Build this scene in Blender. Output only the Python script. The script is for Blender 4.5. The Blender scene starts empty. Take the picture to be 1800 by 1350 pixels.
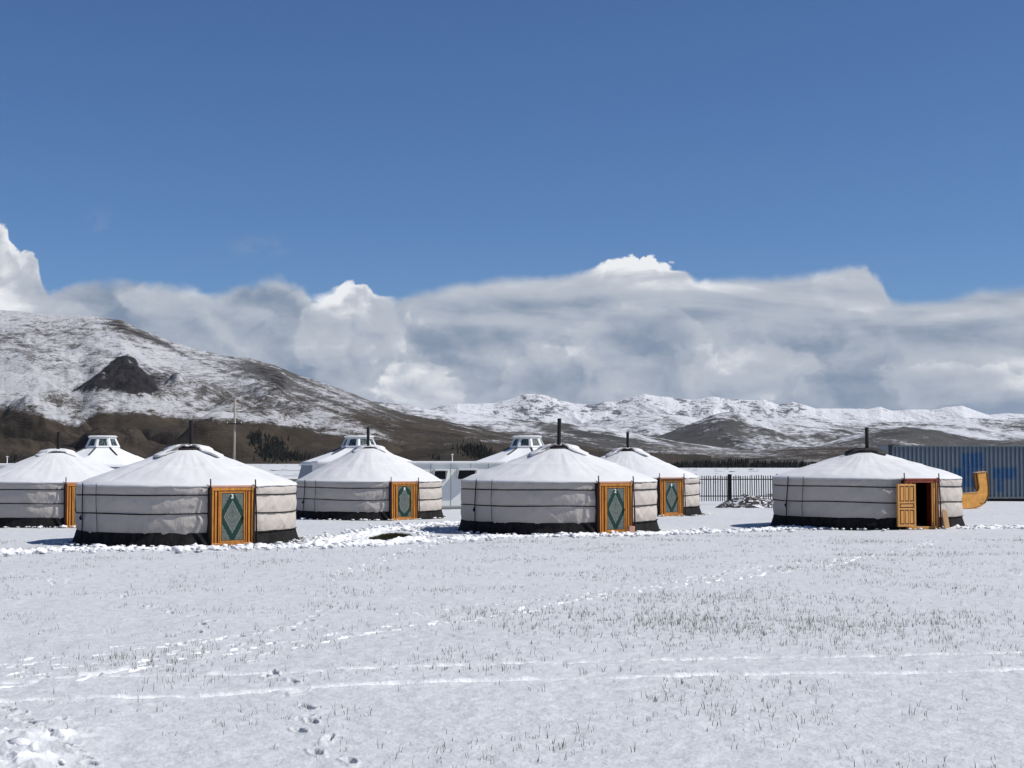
import bpy, math, random
import numpy as np
from mathutils import Vector, Matrix

# ------------------------------------------------------------------ camera, world, sun
scene = bpy.context.scene
C = scene.collection
R = math.radians
FPX, CAMZ, HOR = 2600.0, 2.0, 812.0
PITCH = math.atan((HOR - 675.0) / FPX)
SUN_AZ, SUN_EL = 84.0, 49.0          # azimuth from -Y towards +X

cam_d = bpy.data.cameras.new('camera')
cam = bpy.data.objects.new('camera', cam_d)
C.objects.link(cam)
cam.location = (0, 0, CAMZ)
cam.rotation_euler = (R(90) + PITCH, 0, 0)
cam_d.sensor_width = 36.0
cam_d.lens = 36.0 * FPX / 1800.0
cam_d.clip_start = 0.3
cam_d.clip_end = 60000
scene.camera = cam

vs = scene.view_settings
vs.view_transform = 'Standard'
vs.look = 'None'
vs.exposure = 0.0
vs.gamma = 1.0
vs.use_curve_mapping = False

SUNV = Vector((math.cos(R(SUN_EL)) * math.sin(R(SUN_AZ)), -math.cos(R(SUN_EL)) * math.cos(R(SUN_AZ)), math.sin(R(SUN_EL))))
sun_d = bpy.data.lights.new('sun', 'SUN')
sun_d.energy = 5.0
sun_d.angle = R(0.5)
sun_d.color = (1.0, 0.965, 0.915)
sun = bpy.data.objects.new('sun', sun_d)
C.objects.link(sun)
sun.rotation_euler = (-SUNV).to_track_quat('-Z', 'Y').to_euler()
sun.location = (30, -10, 40)


# ------------------------------------------------------------------ node expression helper
class S:
    """a shader value; arithmetic on it adds Math nodes"""
    nt = None

    def __init__(self, s): self.s = s

    @staticmethod
    def m(op, *a, clamp=False):
        n = S.nt.nodes.new('ShaderNodeMath'); n.operation = op; n.use_clamp = clamp
        for i, v in enumerate(a):
            if isinstance(v, S): S.nt.links.new(v.s, n.inputs[i])
            else: n.inputs[i].default_value = v
        return S(n.outputs[0])

    def __add__(a, b): return S.m('ADD', a, b)
    __radd__ = __add__
    def __sub__(a, b): return S.m('SUBTRACT', a, b)
    def __rsub__(a, b): return S.m('SUBTRACT', b, a)
    def __mul__(a, b): return S.m('MULTIPLY', a, b)
    __rmul__ = __mul__
    def __truediv__(a, b): return S.m('DIVIDE', a, b)


def nabs(a): return S.m('ABSOLUTE', a)
def nmin(a, b): return S.m('MINIMUM', a, b)
def nmax(a, b): return S.m('MAXIMUM', a, b)
def clamp01(a): return S.m('ADD', a, 0.0, clamp=True)


def sstep(a, lo, hi):
    n = S.nt.nodes.new('ShaderNodeMapRange'); n.interpolation_type = 'SMOOTHSTEP'
    S.nt.links.new(a.s, n.inputs[0])
    for i, v in ((1, lo), (2, hi)):
        if isinstance(v, S): S.nt.links.new(v.s, n.inputs[i])
        else: n.inputs[i].default_value = v
    n.inputs[3].default_value = 0; n.inputs[4].default_value = 1
    return S(n.outputs[0])


def xyz(x, y, z):
    n = S.nt.nodes.new('ShaderNodeCombineXYZ')
    for i, v in enumerate((x, y, z)):
        if isinstance(v, S): S.nt.links.new(v.s, n.inputs[i])
        else: n.inputs[i].default_value = v
    return S(n.outputs[0])


def sep(v):
    n = S.nt.nodes.new('ShaderNodeSeparateXYZ'); S.nt.links.new(v.s, n.inputs[0])
    return S(n.outputs[0]), S(n.outputs[1]), S(n.outputs[2])


def noise(v, scale=1.0, detail=5.0, rough=0.5, dist=0.0):
    n = S.nt.nodes.new('ShaderNodeTexNoise')
    if v is not None: S.nt.links.new(v.s, n.inputs['Vector'])
    n.inputs['Scale'].default_value = scale; n.inputs['Detail'].default_value = detail
    n.inputs['Roughness'].default_value = rough; n.inputs['Distortion'].default_value = dist
    return S(n.outputs['Fac'])


def coord(kind):
    n = S.nt.nodes.new('ShaderNodeTexCoord')
    return S(n.outputs[kind])


def attr(name):
    n = S.nt.nodes.new('ShaderNodeAttribute'); n.attribute_name = name
    return S(n.outputs['Fac'])


def mix(f, a, b):
    n = S.nt.nodes.new('ShaderNodeMix'); n.data_type = 'RGBA'; n.clamp_factor = True
    if isinstance(f, S): S.nt.links.new(f.s, n.inputs[0])
    else: n.inputs[0].default_value = f
    for i, v in ((6, a), (7, b)):
        if isinstance(v, S): S.nt.links.new(v.s, n.inputs[i])
        else: n.inputs[i].default_value = (*v, 1.0)
    return S(n.outputs[2])


def tint(c, k):
    """colour times a value"""
    n = S.nt.nodes.new('ShaderNodeVectorMath'); n.operation = 'SCALE'
    if isinstance(c, S): S.nt.links.new(c.s, n.inputs[0])
    else: n.inputs[0].default_value = c
    if isinstance(k, S): S.nt.links.new(k.s, n.inputs['Scale'])
    else: n.inputs['Scale'].default_value = k
    return S(n.outputs[0])


# ------------------------------------------------------------------ world: clear sky and a bank of cloud along the horizon
world = bpy.data.worlds.new('World')
scene.world = world
world.use_nodes = True
nt = world.node_tree
nt.nodes.clear()
S.nt = nt
sky = nt.nodes.new('ShaderNodeTexSky')
sky.sky_type = 'NISHITA'
sky.sun_disc = False
sky.sun_elevation = R(SUN_EL)
sky.sun_rotation = R(180 - SUN_AZ)
sky.altitude = 1500
sky.air_density = 1.0
sky.dust_density = 0.3
sky.ozone_density = 2.0
skycol = S(sky.outputs[0])
d = coord('Generated')
dx, dy, dz = sep(d)
az = S.m('ARCTAN2', dx, dy)
el = S.m('ARCSINE', dz)
U = az * 26.0                       # one unit = 100 photo pixels
V = el * 26.0
U = U + 9.0
TOP = [(-1, 3.7), (0, 4.02), (.25, 4.0), (.42, 3.86), (.55, 3.5), (.75, 3.5), (.92, 3.22), (1.0, 2.95), (1.1, 2.86), (1.5, 2.98), (2.5, 3.08), (3.3, 3.03), (3.8, 2.93),
       (4.3, 3.05), (4.9, 3.2), (5.3, 3.1), (5.6, 2.9), (5.9, 2.95), (6.2, 3.15), (6.5, 3.0), (6.8, 2.9), (7.6, 3.05), (8.5, 3.2), (9.3, 3.27), (9.9, 3.28), (10.2, 3.33),
       (10.6, 3.42), (10.9, 3.58), (11.2, 3.6), (11.6, 3.52), (11.95, 3.45), (12.15, 3.3), (12.3, 3.2), (13, 3.2), (14, 3.22), (14.5, 3.3), (15.0, 3.32), (15.25, 3.24), (15.45, 3.02), (15.6, 2.76), (16.2, 2.72),
       (17, 2.88), (18, 2.9), (19, 2.8), (20, 2.95)]
fc = nt.nodes.new('ShaderNodeFloatCurve')
cv = fc.mapping.curves[0]
pts = [((u + 1) / 21.0, v / 5.0) for u, v in TOP]
cv.points[0].location = pts[0]
cv.points[1].location = pts[-1]
for p in pts[1:-1]: cv.points.new(*p)
for p in cv.points: p.handle_type = 'AUTO_CLAMPED'
fc.mapping.update()
uc = clamp01((U + 1.0) * (1 / 21.0))
nt.links.new(uc.s, fc.inputs['Value'])
top = S(fc.outputs[0]) * 5.0
outside = nmax(sstep(U, 19.5, 24.0), 1.0 - sstep(U, -6.0, -0.5))
top = top + outside * (noise(xyz(az * 3.0, 0.0, 3.0), 1.0, 3, .5) - 0.5) * 4.0


def gb(u, v, su, sv):
    """soft blob of angular place (photo hundreds of pixels)"""
    a = (U - u) * (1 / su); b = (V - v) * (1 / sv)
    return S.m('EXPONENT', (a * a + b * b) * -1.0)


puff = nmax(nmax(gb(0.3, 3.3, .9, 1.0), gb(11.3, 3.45, .95, .3) * 1.2), nmax(gb(6.3, 2.9, .5, .5), gb(15.1, 3.15, .5, .3) * .45))       # cumulus, crisp edged
P1 = xyz(U, V * 1.15, 0.0)
e1 = noise(P1, 2.2, 8, .55, .3) - 0.5
edge = top + e1 * ((0.30 - sstep(U, 6.6, 7.4) * .12) + puff * 0.75) + (noise(P1, .8, 3, .5, 0.0) - .5) * .35 * (1.0 - sstep(U, 6.6, 7.4)) - V
soft = 0.17 - puff * 0.13
alpha = sstep(edge, soft * -0.35, soft)
wisp = gb(4.6, 3.72, .35, .13) * .5 * sstep(noise(xyz(U * 1.0, V * 2.0, 5.0), 2.5, 6, .6), .35, .7) + gb(1.9, 4.05, .2, .2) * .22 * sstep(noise(xyz(U, V, 8.0), 3, 6, .6), .4, .7)
alpha = nmax(alpha, wisp)
# body: soft billows lit from the upper right, calmer layers higher up and to the right
flat = clamp01(sstep(V, 1.9, 2.8) * sstep(U, 6.4, 8.4) * .9 + sstep(U, 14.5, 17.0) * .6)


def billow(du, dv):
    w = noise(xyz(U * .9, V * 1.1, 9.0), 1.0, 4, .55)
    w2 = noise(xyz(U * .9, V * 1.1, 19.0), 1.0, 4, .55)
    q = xyz((U + du) * 0.62 + w * .9, (V + dv) * .95 + w2 * .8, 2.0)
    return noise(q, 0.85, 8, .50)


def layer(dv): return noise(xyz(U * .30, (V + dv) * 1.5 + U * .04, 4.0), 1.0, 6, .55, .6)


rel = (billow(0, 0) - billow(.20, .26)) * 1.75
rel_f = (layer(0) - layer(.2)) * 1.1
big = noise(xyz(U * .42, V * .8, 7.0), 1.0, 5, .55)
lum = 0.40 + rel * 1.1 * (1.0 - flat * .85) + rel_f * flat + (big - 0.5) * .75
lum = lum + sstep(V, .6, 3.0) * .07
lum = lum + gb(6.6, 2.05, 1.1, .35) * .12 + gb(7.2, 1.5, .9, .32) * .24 + gb(5.8, 2.8, .38, .4) * .30 + gb(6.4, 2.75, .35, .3) * .2 + gb(.4, 3.0, .6, .8) * .40
lum = lum + gb(11.3, 3.5, .9, .22) * .55 + gb(15.0, 3.1, .5, .3) * .2 + gb(10.5, 3.05, 3.2, .16) * .16 + gb(13.2, 1.9, .9, .5) * .14 + gb(17.0, 1.6, 1.2, .25) * .12 + gb(16.5, 2.45, 1.6, .12) * .14
lum = lum - gb(3.9, 2.55, 1.5, .5) * .24 - gb(12.3, 1.5, 1.2, .25) * .10 - gb(16.2, 2.1, 1.4, .12) * .14 - gb(8.2, 2.2, .9, .25) * .12 - gb(.1, 2.75, .7, .2) * .14 - gb(11.5, 2.4, .8, .3) * .22 - gb(9.3, 1.2, 1.0, .35) * .14 - gb(14, .95, 2, .3) * .1 - gb(9.0, 2.78, 1.8, .09) * .14
B0 = billow(0, 0)


def mass(u, v, su, sv, amt, gain):
    # a heap with a lit crest: bright just inside its upper right edge, fading downwards
    global lum
    g = gb(u, v, su * 1.15, sv * 1.15) + (B0 - .5) * 1.9 * amt + e1 * .6 * amt
    inside = sstep(g, .38, .52)
    crest = inside * (1.0 - sstep(g, .45, 1.0))
    body = inside * (1.0 - sstep(V, v - sv * .9, v + sv * .3))
    lum = lum + crest * gain - body * gain * .35


mass(6.3, 2.1, .95, .95, .9, .20)
mass(7.4, 1.45, .95, .42, .9, .22)
mass(4.2, 2.3, 1.9, .85, .7, .12)
mass(11.3, 1.9, 1.3, .7, 1.0, .16)
mass(9.9, 1.5, 1.1, .5, 1.0, .13)
mass(13.4, 1.7, 1.0, .6, 1.0, .14)
mass(16.7, 1.3, 1.3, .45, 1.0, .16)
mass(15.0, 3.0, .75, .40, .7, .14)
rim = (1.0 - sstep(edge, 0.0, .30)) * (.06 + puff * .22)
lum = clamp01(lum + rim)
ccol = mix(sstep(lum, .05, .72), (.255, .335, .47), (.60, .65, .735))
ccol = mix(sstep(lum, .62, 1.0), ccol, (1.05, 1.07, 1.1))
low = (1.0 - sstep(V, .5, 1.7)) * sstep(noise(xyz(U * .45, V * 1.6, 1.0), 1.0, 5, .5), .44, .62) * .6
ccol = mix(low, ccol, (.19, .29, .47))
ccol = tint(ccol, 10.0)
b1 = nt.nodes.new('ShaderNodeBackground'); b1.inputs[1].default_value = 0.10
b2 = nt.nodes.new('ShaderNodeBackground'); b2.inputs[1].default_value = 0.083
SKY_TINT = (.435, .615, .86)
tn = nt.nodes.new('ShaderNodeVectorMath'); tn.operation = 'MULTIPLY'
nt.links.new(skycol.s, tn.inputs[0]); tn.inputs[1].default_value = SKY_TINT
nt.links.new(tn.outputs[0], b1.inputs[0])
nt.links.new(ccol.s, b2.inputs[0])
ms = nt.nodes.new('ShaderNodeMixShader')
nt.links.new(alpha.s, ms.inputs[0])
nt.links.new(b1.outputs[0], ms.inputs[1])
nt.links.new(b2.outputs[0], ms.inputs[2])
wo = nt.nodes.new('ShaderNodeOutputWorld')
nt.links.new(ms.outputs[0], wo.inputs[0])
world.cycles.sampling_method = 'MANUAL'
world.cycles.sample_map_resolution = 1024


# ------------------------------------------------------------------ placing helpers
def ray(px, py):
    v = (px - 900.0) / FPX; w = (675.0 - py) / FPX
    return (v, math.cos(PITCH) - w * math.sin(PITCH), math.sin(PITCH) + w * math.cos(PITCH))


def gp(px, py, z=0.0):
    """ground point seen at a photo pixel"""
    a = ray(px, py); t = (z - CAMZ) / a[2]
    return (a[0] * t, a[1] * t)


def at(px, py, Y):
    a = ray(px, py); t = Y / a[1]
    return (a[0] * t, Y, CAMZ + a[2] * t)


# ------------------------------------------------------------------ numpy noise
_rng = np.random.RandomState(7)
_G = _rng.rand(256, 256) * 2 * np.pi
_GX, _GY = np.cos(_G), np.sin(_G)


def perlin(x, y, seed=0):
    x = x + seed * 37.17; y = y + seed * 91.7
    xi = np.floor(x).astype(np.int64); yi = np.floor(y).astype(np.int64)
    xf = x - xi; yf = y - yi
    u = xf * xf * xf * (xf * (xf * 6 - 15) + 10); v = yf * yf * yf * (yf * (yf * 6 - 15) + 10)
    def g(ix, iy, fx, fy):
        a = ix & 255; b = iy & 255
        return _GX[a, b] * fx + _GY[a, b] * fy
    n00 = g(xi, yi, xf, yf); n10 = g(xi + 1, yi, xf - 1, yf)
    n01 = g(xi, yi + 1, xf, yf - 1); n11 = g(xi + 1, yi + 1, xf - 1, yf - 1)
    return ((n00 * (1 - u) + n10 * u) * (1 - v) + (n01 * (1 - u) + n11 * u) * v) * 1.5


def fbm(x, y, o=5, seed=0, gain=.5):
    s = 0; a = 1; t = 0
    for i in range(o):
        s = s + a * perlin(x * 2 ** i, y * 2 ** i, seed + i); t += a; a *= gain
    return s / t


def ridged(x, y, o=5, seed=0, gain=.5):
    s = 0; a = 1; t = 0; w = 1
    for i in range(o):
        n = 1 - np.abs(perlin(x * 2 ** i, y * 2 ** i, seed + i)) * 1.6
        n = np.clip(n, 0, 1) ** 2
        s = s + a * n * w; w = np.clip(n * 1.4, 0, 1); t += a; a *= gain
    return s / t


def ss(a, lo, hi):
    t = np.clip((a - lo) / (hi - lo), 0, 1)
    return t * t * (3 - 2 * t)


# ------------------------------------------------------------------ mesh helpers
def tag(o, label=None, cat=None, group=None, kind=None):
    if label: o['label'] = label
    if cat: o['category'] = cat
    if group: o['group'] = group
    if kind: o['kind'] = kind
    return o


def empty(name, loc=(0, 0, 0), rz=0.0):
    o = bpy.data.objects.new(name, None)
    C.objects.link(o)
    o.location = loc; o.rotation_euler = (0, 0, rz)
    o.empty_display_size = .3
    return o


def link(name, me, mat, parent=None, smooth=False):
    if mat is not None and not me.materials: me.materials.append(mat)
    if smooth: me.polygons.foreach_set('use_smooth', [True] * len(me.polygons))
    o = bpy.data.objects.new(name, me)
    C.objects.link(o)
    if parent is not None: o.parent = parent
    return o


def grid_mesh(name, P, closed=False, mask=None):
    """P: (rows, cols, 3) -> mesh"""
    P = np.asarray(P, dtype=np.float64)
    nr, nc = P.shape[:2]
    me = bpy.data.meshes.new(name)
    me.vertices.add(nr * nc)
    me.vertices.foreach_set('co', P.reshape(-1).astype(np.float32))
    idx = np.arange(nr * nc).reshape(nr, nc)
    if closed: idx = np.concatenate([idx, idx[:, :1]], 1)
    q = np.stack([idx[:-1, :-1], idx[:-1, 1:], idx[1:, 1:], idx[1:, :-1]], -1).reshape(-1, 4)
    if mask is not None: q = q[mask.reshape(-1)]
    n = len(q)
    me.loops.add(n * 4); me.loops.foreach_set('vertex_index', q.reshape(-1).astype(np.int32))
    me.polygons.add(n)
    me.polygons.foreach_set('loop_start', np.arange(n, dtype=np.int32) * 4)
    me.update(calc_edges=True)
    me.validate()
    return me


def add_attr(me, name, vals):
    a = me.attributes.new(name, 'FLOAT', 'POINT')
    a.data.foreach_set('value', np.asarray(vals, dtype=np.float32).reshape(-1))


class MB:
    """collects simple solids into one mesh"""
    def __init__(s): s.v = []; s.f = []

    def add(s, vs_, fs_):
        o = len(s.v); s.v += [tuple(v) for v in vs_]; s.f += [tuple(i + o for i in f) for f in fs_]
        return s

    def box(s, x0, x1, y0, y1, z0, z1, b=0.0):
        if b <= 0:
            return s.add([(x0, y0, z0), (x1, y0, z0), (x1, y1, z0), (x0, y1, z0), (x0, y0, z1), (x1, y0, z1), (x1, y1, z1), (x0, y1, z1)],
                         [(0, 3, 2, 1), (4, 5, 6, 7), (0, 1, 5, 4), (1, 2, 6, 5), (2, 3, 7, 6), (3, 0, 4, 7)])
        # chamfered along the four vertical edges and top rim
        def ring(k, z): return [(x0 + k, y0 + b, z), (x0 + b, y0 + k, z), (x1 - b, y0 + k, z), (x1 - k, y0 + b, z), (x1 - k, y1 - b, z), (x1 - b, y1 - k, z), (x0 + b, y1 - k, z), (x0 + k, y1 - b, z)]
        vs_ = ring(b * .5, z0) + ring(0, z0 + b) + ring(0, z1 - b) + ring(b * .5, z1)
        fs_ = [tuple(range(7, -1, -1)), tuple(range(24, 32))]
        for r in range(3):
            for i in range(8): fs_.append((r * 8 + i, r * 8 + (i + 1) % 8, r * 8 + 8 + (i + 1) % 8, r * 8 + 8 + i))
        return s.add(vs_, fs_)

    def tube(s, pts, rad, n=8, cap=True, r2=None):
        pts = [Vector(p) for p in pts]
        k = len(pts); o = []
        for i, p in enumerate(pts):
            t = (pts[min(i + 1, k - 1)] - pts[max(i - 1, 0)]).normalized()
            a = Vector((0, 0, 1)) if abs(t.z) < .9 else Vector((1, 0, 0))
            u = t.cross(a).normalized(); w = t.cross(u)
            rr = rad if r2 is None else rad + (r2 - rad) * i / (k - 1)
            for j in range(n):
                th = 2 * math.pi * j / n
                o.append(p + u * rr * math.cos(th) + w * rr * math.sin(th))
        fs_ = []
        for i in range(k - 1):
            for j in range(n): fs_.append((i * n + j, i * n + (j + 1) % n, (i + 1) * n + (j + 1) % n, (i + 1) * n + j))
        if cap: fs_ += [tuple(range(n - 1, -1, -1)), tuple(range((k - 1) * n, k * n))]
        return s.add(o, fs_)

    def prism(s, poly, y0, y1):
        """polygon in x,z extruded along y"""
        n = len(poly)
        vs_ = [(x, y0, z) for x, z in poly] + [(x, y1, z) for x, z in poly]
        fs_ = [tuple(range(n)), tuple(range(2 * n - 1, n - 1, -1))]
        for i in range(n): fs_.append((i, i + n, (i + 1) % n + n, (i + 1) % n))
        return s.add(vs_, fs_)

    def mesh(s, name):
        me = bpy.data.meshes.new(name); me.from_pydata(s.v, [], s.f); me.update()
        return me

    def build(s, name, mat, parent=None, smooth=False):
        return link(name, s.mesh(name), mat, parent, smooth)


# ------------------------------------------------------------------ materials
def material(name, fn):
    m = bpy.data.materials.new(name); m.use_nodes = True
    t = m.node_tree; t.nodes.clear(); S.nt = t
    b = t.nodes.new('ShaderNodeBsdfPrincipled'); o = t.nodes.new('ShaderNodeOutputMaterial')
    t.links.new(b.outputs[0], o.inputs[0])
    r = fn()
    col = r['col']
    if isinstance(col, S): t.links.new(col.s, b.inputs['Base Color'])
    else: b.inputs['Base Color'].default_value = (*col, 1)
    ro = r.get('rough', .8)
    if isinstance(ro, S): t.links.new(ro.s, b.inputs['Roughness'])
    else: b.inputs['Roughness'].default_value = ro
    b.inputs['Specular IOR Level'].default_value = r.get('spec', .3)
    b.inputs['Metallic'].default_value = r.get('metal', 0)
    if 'bump' in r:
        bp = t.nodes.new('ShaderNodeBump'); bp.inputs['Strength'].default_value = r.get('bs', 1.0)
        bp.inputs['Distance'].default_value = r.get('bd', .01)
        t.links.new(r['bump'].s, bp.inputs['Height']); t.links.new(bp.outputs[0], b.inputs['Normal'])
    return m


def simple(name, col, var=.25, scale=3.0, rough=.8, bd=.004, spec=.3, stretch=(1, 1, 1), metal=0):
    def f():
        x, y, z = sep(coord('Object'))
        p = xyz(x * stretch[0], y * stretch[1], z * stretch[2])
        n = noise(p, scale, 6, .6); n2 = noise(p, scale * 6, 4, .6)
        k = (1.0 - var * .5) + (n - .5) * var * 1.6 + (n2 - .5) * var * .8
        return dict(col=tint(col, k), rough=rough, bump=n2, bd=bd, spec=spec, metal=metal)
    return material(name, f)


def f_ground():
    p = coord('Object'); x, y, z = sep(p)
    fr = attr('fresh'); gr = attr('bare')
    n1 = noise(p, .5, 5, .6); n2 = noise(p, 5.0, 6, .62); n3 = noise(p, 28.0, 5, .65)
    crust = mix(sstep(n2, .3, .7), (.48, .495, .51), (.555, .565, .575))
    crust = tint(crust, .94 + n1 * .12)
    c = mix(sstep(fr + (n2 - .5) * .5, .25, .75), crust, (.80, .805, .81))
    # thin places where last year's grass shows through as fine specks
    thin = sstep(noise(p, .22, 4, .55), .52, .66)
    speck = sstep(noise(xyz(x, y * .5, z), 26.0, 5, .75), .56, .68) * (.22 + thin * .55) * (1.0 - fr)
    c = mix(speck, c, (.26, .25, .20))
    turf = mix(n3, (.05, .055, .02), (.12, .115, .05))
    c = mix(sstep(gr + (n2 - .5) * .7, .45, .62), c, turf)
    return dict(col=c, rough=.75, spec=.25, bump=n2 * .8 + n3 * .4, bd=.03, bs=.9)


M_GROUND = material('snow_over_grass', f_ground)


def f_clod():
    p = coord('Object'); n = noise(p, 8, 5, .6)
    return dict(col=mix(n, (.68, .69, .70), (.78, .78, .785)), rough=.7, bump=noise(p, 40, 5, .6), bd=.01)


M_CLOD = material('fresh_snow', f_clod)


def f_grass():
    a = attr('v')
    return dict(col=mix(a, (.12, .115, .085), (.30, .29, .22)), rough=.8)


M_GRASS = material('dry_grass', f_grass)


def hill_mat(name, earth1, earth2, lo=.36, hi=.66, snow=(.62, .63, .655), sc=.02, k=1.0, rock=(.026, .024, .026), bd=3.0, stretch=(1, 1, 1)):
    def f():
        x, y, z = sep(coord('Object'))
        p = xyz(x * stretch[0], y * stretch[1], z * stretch[2])
        w = noise(p, sc * .6, 3, .5)
        q = xyz(x * stretch[0] + w * (1.2 / sc), y * stretch[1], z * stretch[2] + w * (.8 / sc))
        n1 = noise(q, sc, 9, .68); n2 = noise(xyz(x * stretch[0] * .7 + z * .9, y * stretch[1], z * stretch[2] * 1.6), sc * 4, 7, .75); n3 = noise(p, sc * .25, 4, .5)
        m_ = (n1 - .5) * 1.9 * k + (n2 - .5) * 1.7 * k
        sn = sstep(attr('snow') + m_, lo, hi)
        earth = mix(sstep(n3 * .6 + n1 * .4, .4, .6), earth1, earth2)
        earth = tint(earth, .8 + n2 * .4)
        if name == 'hillside_thin_snow':
            rk0 = attr('rock'); hz_ = sstep(z * 1.0, 70.0, 150.0)
            f1 = noise(xyz(x * .8 + z * 1.3, y * .35, z * 1.6 - x * .3), .045, 6, .6, .8)
            f2 = noise(xyz(x * .8 - z * 1.1, y * .35, z * 1.6 + x * .3), .08, 6, .6, .8)
            fil = nmax(1.0 - sstep(nabs(f1 - .5), .0, .030), (1.0 - sstep(nabs(f2 - .5), .0, .028)) * .8)
            sn = clamp01(sn + fil * .36 * sstep(attr('snow'), -.1, .35) * (1.0 - rk0 * .75))
            dk = (1.0 - sstep(nabs(f1 - .56), .0, .022)) * .5
            sn = clamp01(sn - dk)
            earth = mix(hz_ * .7, earth, (.085, .083, .082))
        rk = attr('rock')
        earth = mix(sstep(rk + (n2 - .5) * .8, .35, .65), earth, tint(rock, .5 + n2 * 1.0))
        return dict(col=mix(sn * .92, earth, snow), rough=.9, spec=.1, bump=n1 * .6 + n2 * .5, bd=bd, bs=1.0)
    return material(name, f)


M_HILL = hill_mat('hillside_thin_snow', (.036, .029, .021), (.060, .047, .033), lo=.12, hi=.95, sc=.05, k=1.35, snow=(.50, .505, .52), bd=6.0, stretch=(1, .6, 1.7))
M_SNOWHILL = hill_mat('snowy_hills', (.050, .048, .044), (.078, .074, .068), lo=.2, hi=.8, sc=.02, k=1.1, bd=9.0, stretch=(1, .6, 1.8))
M_RANGE = hill_mat('snowy_range', (.11, .12, .14), (.15, .16, .18), snow=(.78, .79, .81), sc=.009, k=1.15, rock=(.08, .09, .11), bd=40.0, stretch=(1, .6, 1.3))

# cloth and wood
def wpos():
    n = S.nt.nodes.new('ShaderNodeNewGeometry')
    return S(n.outputs['Position'])


def f_wall():
    x, y, z = sep(coord('Object')); p = wpos(); x, y, _z = sep(p)
    n = noise(p, 1.3, 5, .6); n2 = noise(xyz(x * 2, y * 2, z), 5, 5, .6); n3 = noise(p, 160, 2, .5)
    c = mix(n, (.42, .38, .34), (.52, .475, .43))
    stain = sstep(noise(xyz(x * 1.5, y * 1.5, z * .4), 2.0, 5, .6), .56, .75) * .28
    c = mix(stain, c, (.28, .24, .21))
    low = (1.0 - sstep(z, .28, .62)) * sstep(n2, .35, .65) * .3
    c = mix(low, c, (.36, .32, .28))
    return dict(col=c, rough=.9, spec=.12, bump=n2 + n3 * .04, bd=.018)


M_WALL = material('cream_canvas', f_wall)


def f_roof():
    p = coord('Object'); x, y, z = sep(p)
    wp = wpos(); n = noise(wp, .9, 5, .55); n2 = noise(wp, 6, 5, .6)
    r2 = S.m('SQRT', x * x + y * y)
    c = mix(n, (.56, .565, .57), (.66, .66, .66))
    seam = 1.0 - sstep(nabs(r2 - 1.62), .012, .03)
    c = mix(seam * .35, c, (.74, .74, .74))
    st = sstep(noise(wp, 2.0, 6, .65), .55, .75) * .35
    # two cloth seams running down to the eave
    sm = (1.0 - sstep(nabs(x * .80 + y * .60), .008, .02)) + (1.0 - sstep(nabs(x * .35 - y * .94), .008, .02))
    st = nmax(st, sm * .5)
    c = mix(st, c, (.46, .46, .47))
    return dict(col=c, rough=.85, spec=.15, bump=n + n2 * .25, bd=.02)


M_ROOF = material('white_roof_canvas', f_roof)


def f_flap():
    p = coord('Object'); n = noise(p, 2.2, 5, .6)
    return dict(col=mix(n, (.54, .54, .54), (.68, .68, .68)), rough=.85, spec=.15, bump=noise(p, 9, 4, .6), bd=.012)


M_FLAP = material('crown_flap_canvas', f_flap)
M_FOLD = simple('grey_canvas_hem', (.22, .22, .22), .4, 8, .9)
M_SKIRT = simple('charcoal_felt', (.033, .032, .032), .9, 3, .95, .01, .1, (3, 3, .8))
M_SKIRT_L = simple('grey_felt', (.09, .087, .082), .8, 4, .95, .02, .1, (3, 3, .8))
M_ROPE = simple('black_rope', (.012, .010, .010), .4, 30, .9)
M_ROPE2 = simple('grey_rope', (.07, .065, .06), .4, 30, .9)
M_STAKE = simple('dark_stick', (.030, .016, .013), .6, 10, .8)
M_STAKE_R = simple('red_brown_stick', (.085, .018, .012), .5, 10, .7)
M_PIPE = simple('sooty_pipe', (.013, .009, .008), .6, 8, .6, spec=.35)
M_PIPE_B = simple('weathered_pipe', (.035, .032, .026), .9, 12, .8)
M_DARK = simple('dark_inside', (.006, .006, .006), .2, 2, 1.0, spec=0.0)  # near-black standing in for the shade indoors
M_ORANGE = simple('orange_painted_wood', (.74, .30, .048), .7, 7, .5, .003, .35, (1.5, 1.5, .25))
M_YELLOW = simple('yellow_varnished_wood', (.74, .37, .10), .4, 7, .5, .003, .35, (1.5, 1.5, .25))
M_RED = simple('dark_red_paint', (.10, .014, .009), .4, 8, .55)
M_REDCLOTH = simple('faded_red_board', (.30, .07, .04), .5, 8, .7)
M_PINK = simple('salmon_band', (.55, .30, .22), .3, 6, .85)
M_PINE = simple('pine_plank', (.55, .33, .16), .5, 6, .6, .003, .3, (3, 3, .3))
M_NUM = simple('white_number_paint', (.75, .75, .70), .2, 20, .7)
M_CABIN = simple('white_sheet_panel', (.72, .73, .70), .10, 1.0, .5, .001, .35)
M_SEAM = simple('grey_joint_strip', (.36, .37, .36), .1, 2, .6)
M_CABTRIM = simple('white_trim', (.74, .75, .74), .1, 2, .5)
M_CABBASE = simple('grey_base_rail', (.22, .225, .215), .3, 3, .7)
M_GLASS = material('dark_window_glass', lambda: dict(col=(.012, .014, .016), rough=.35, spec=.12))
M_CGLASS = material('curtained_glass', lambda: dict(col=mix(sstep(noise(xyz(sep(coord('Object'))[0] * 8.0, sep(coord('Object'))[1] * 8.0, 0.0), 2, 2, .5), .45, .6), (.025, .04, .042), (.13, .15, .145)), rough=.15, spec=.5))
M_WHITEP = simple('white_paint', (.78, .79, .77), .15, 3, .5)
M_CANVAS2 = simple('white_vinyl_cover', (.78, .79, .79), .14, 1.2, .75, .01)
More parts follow.
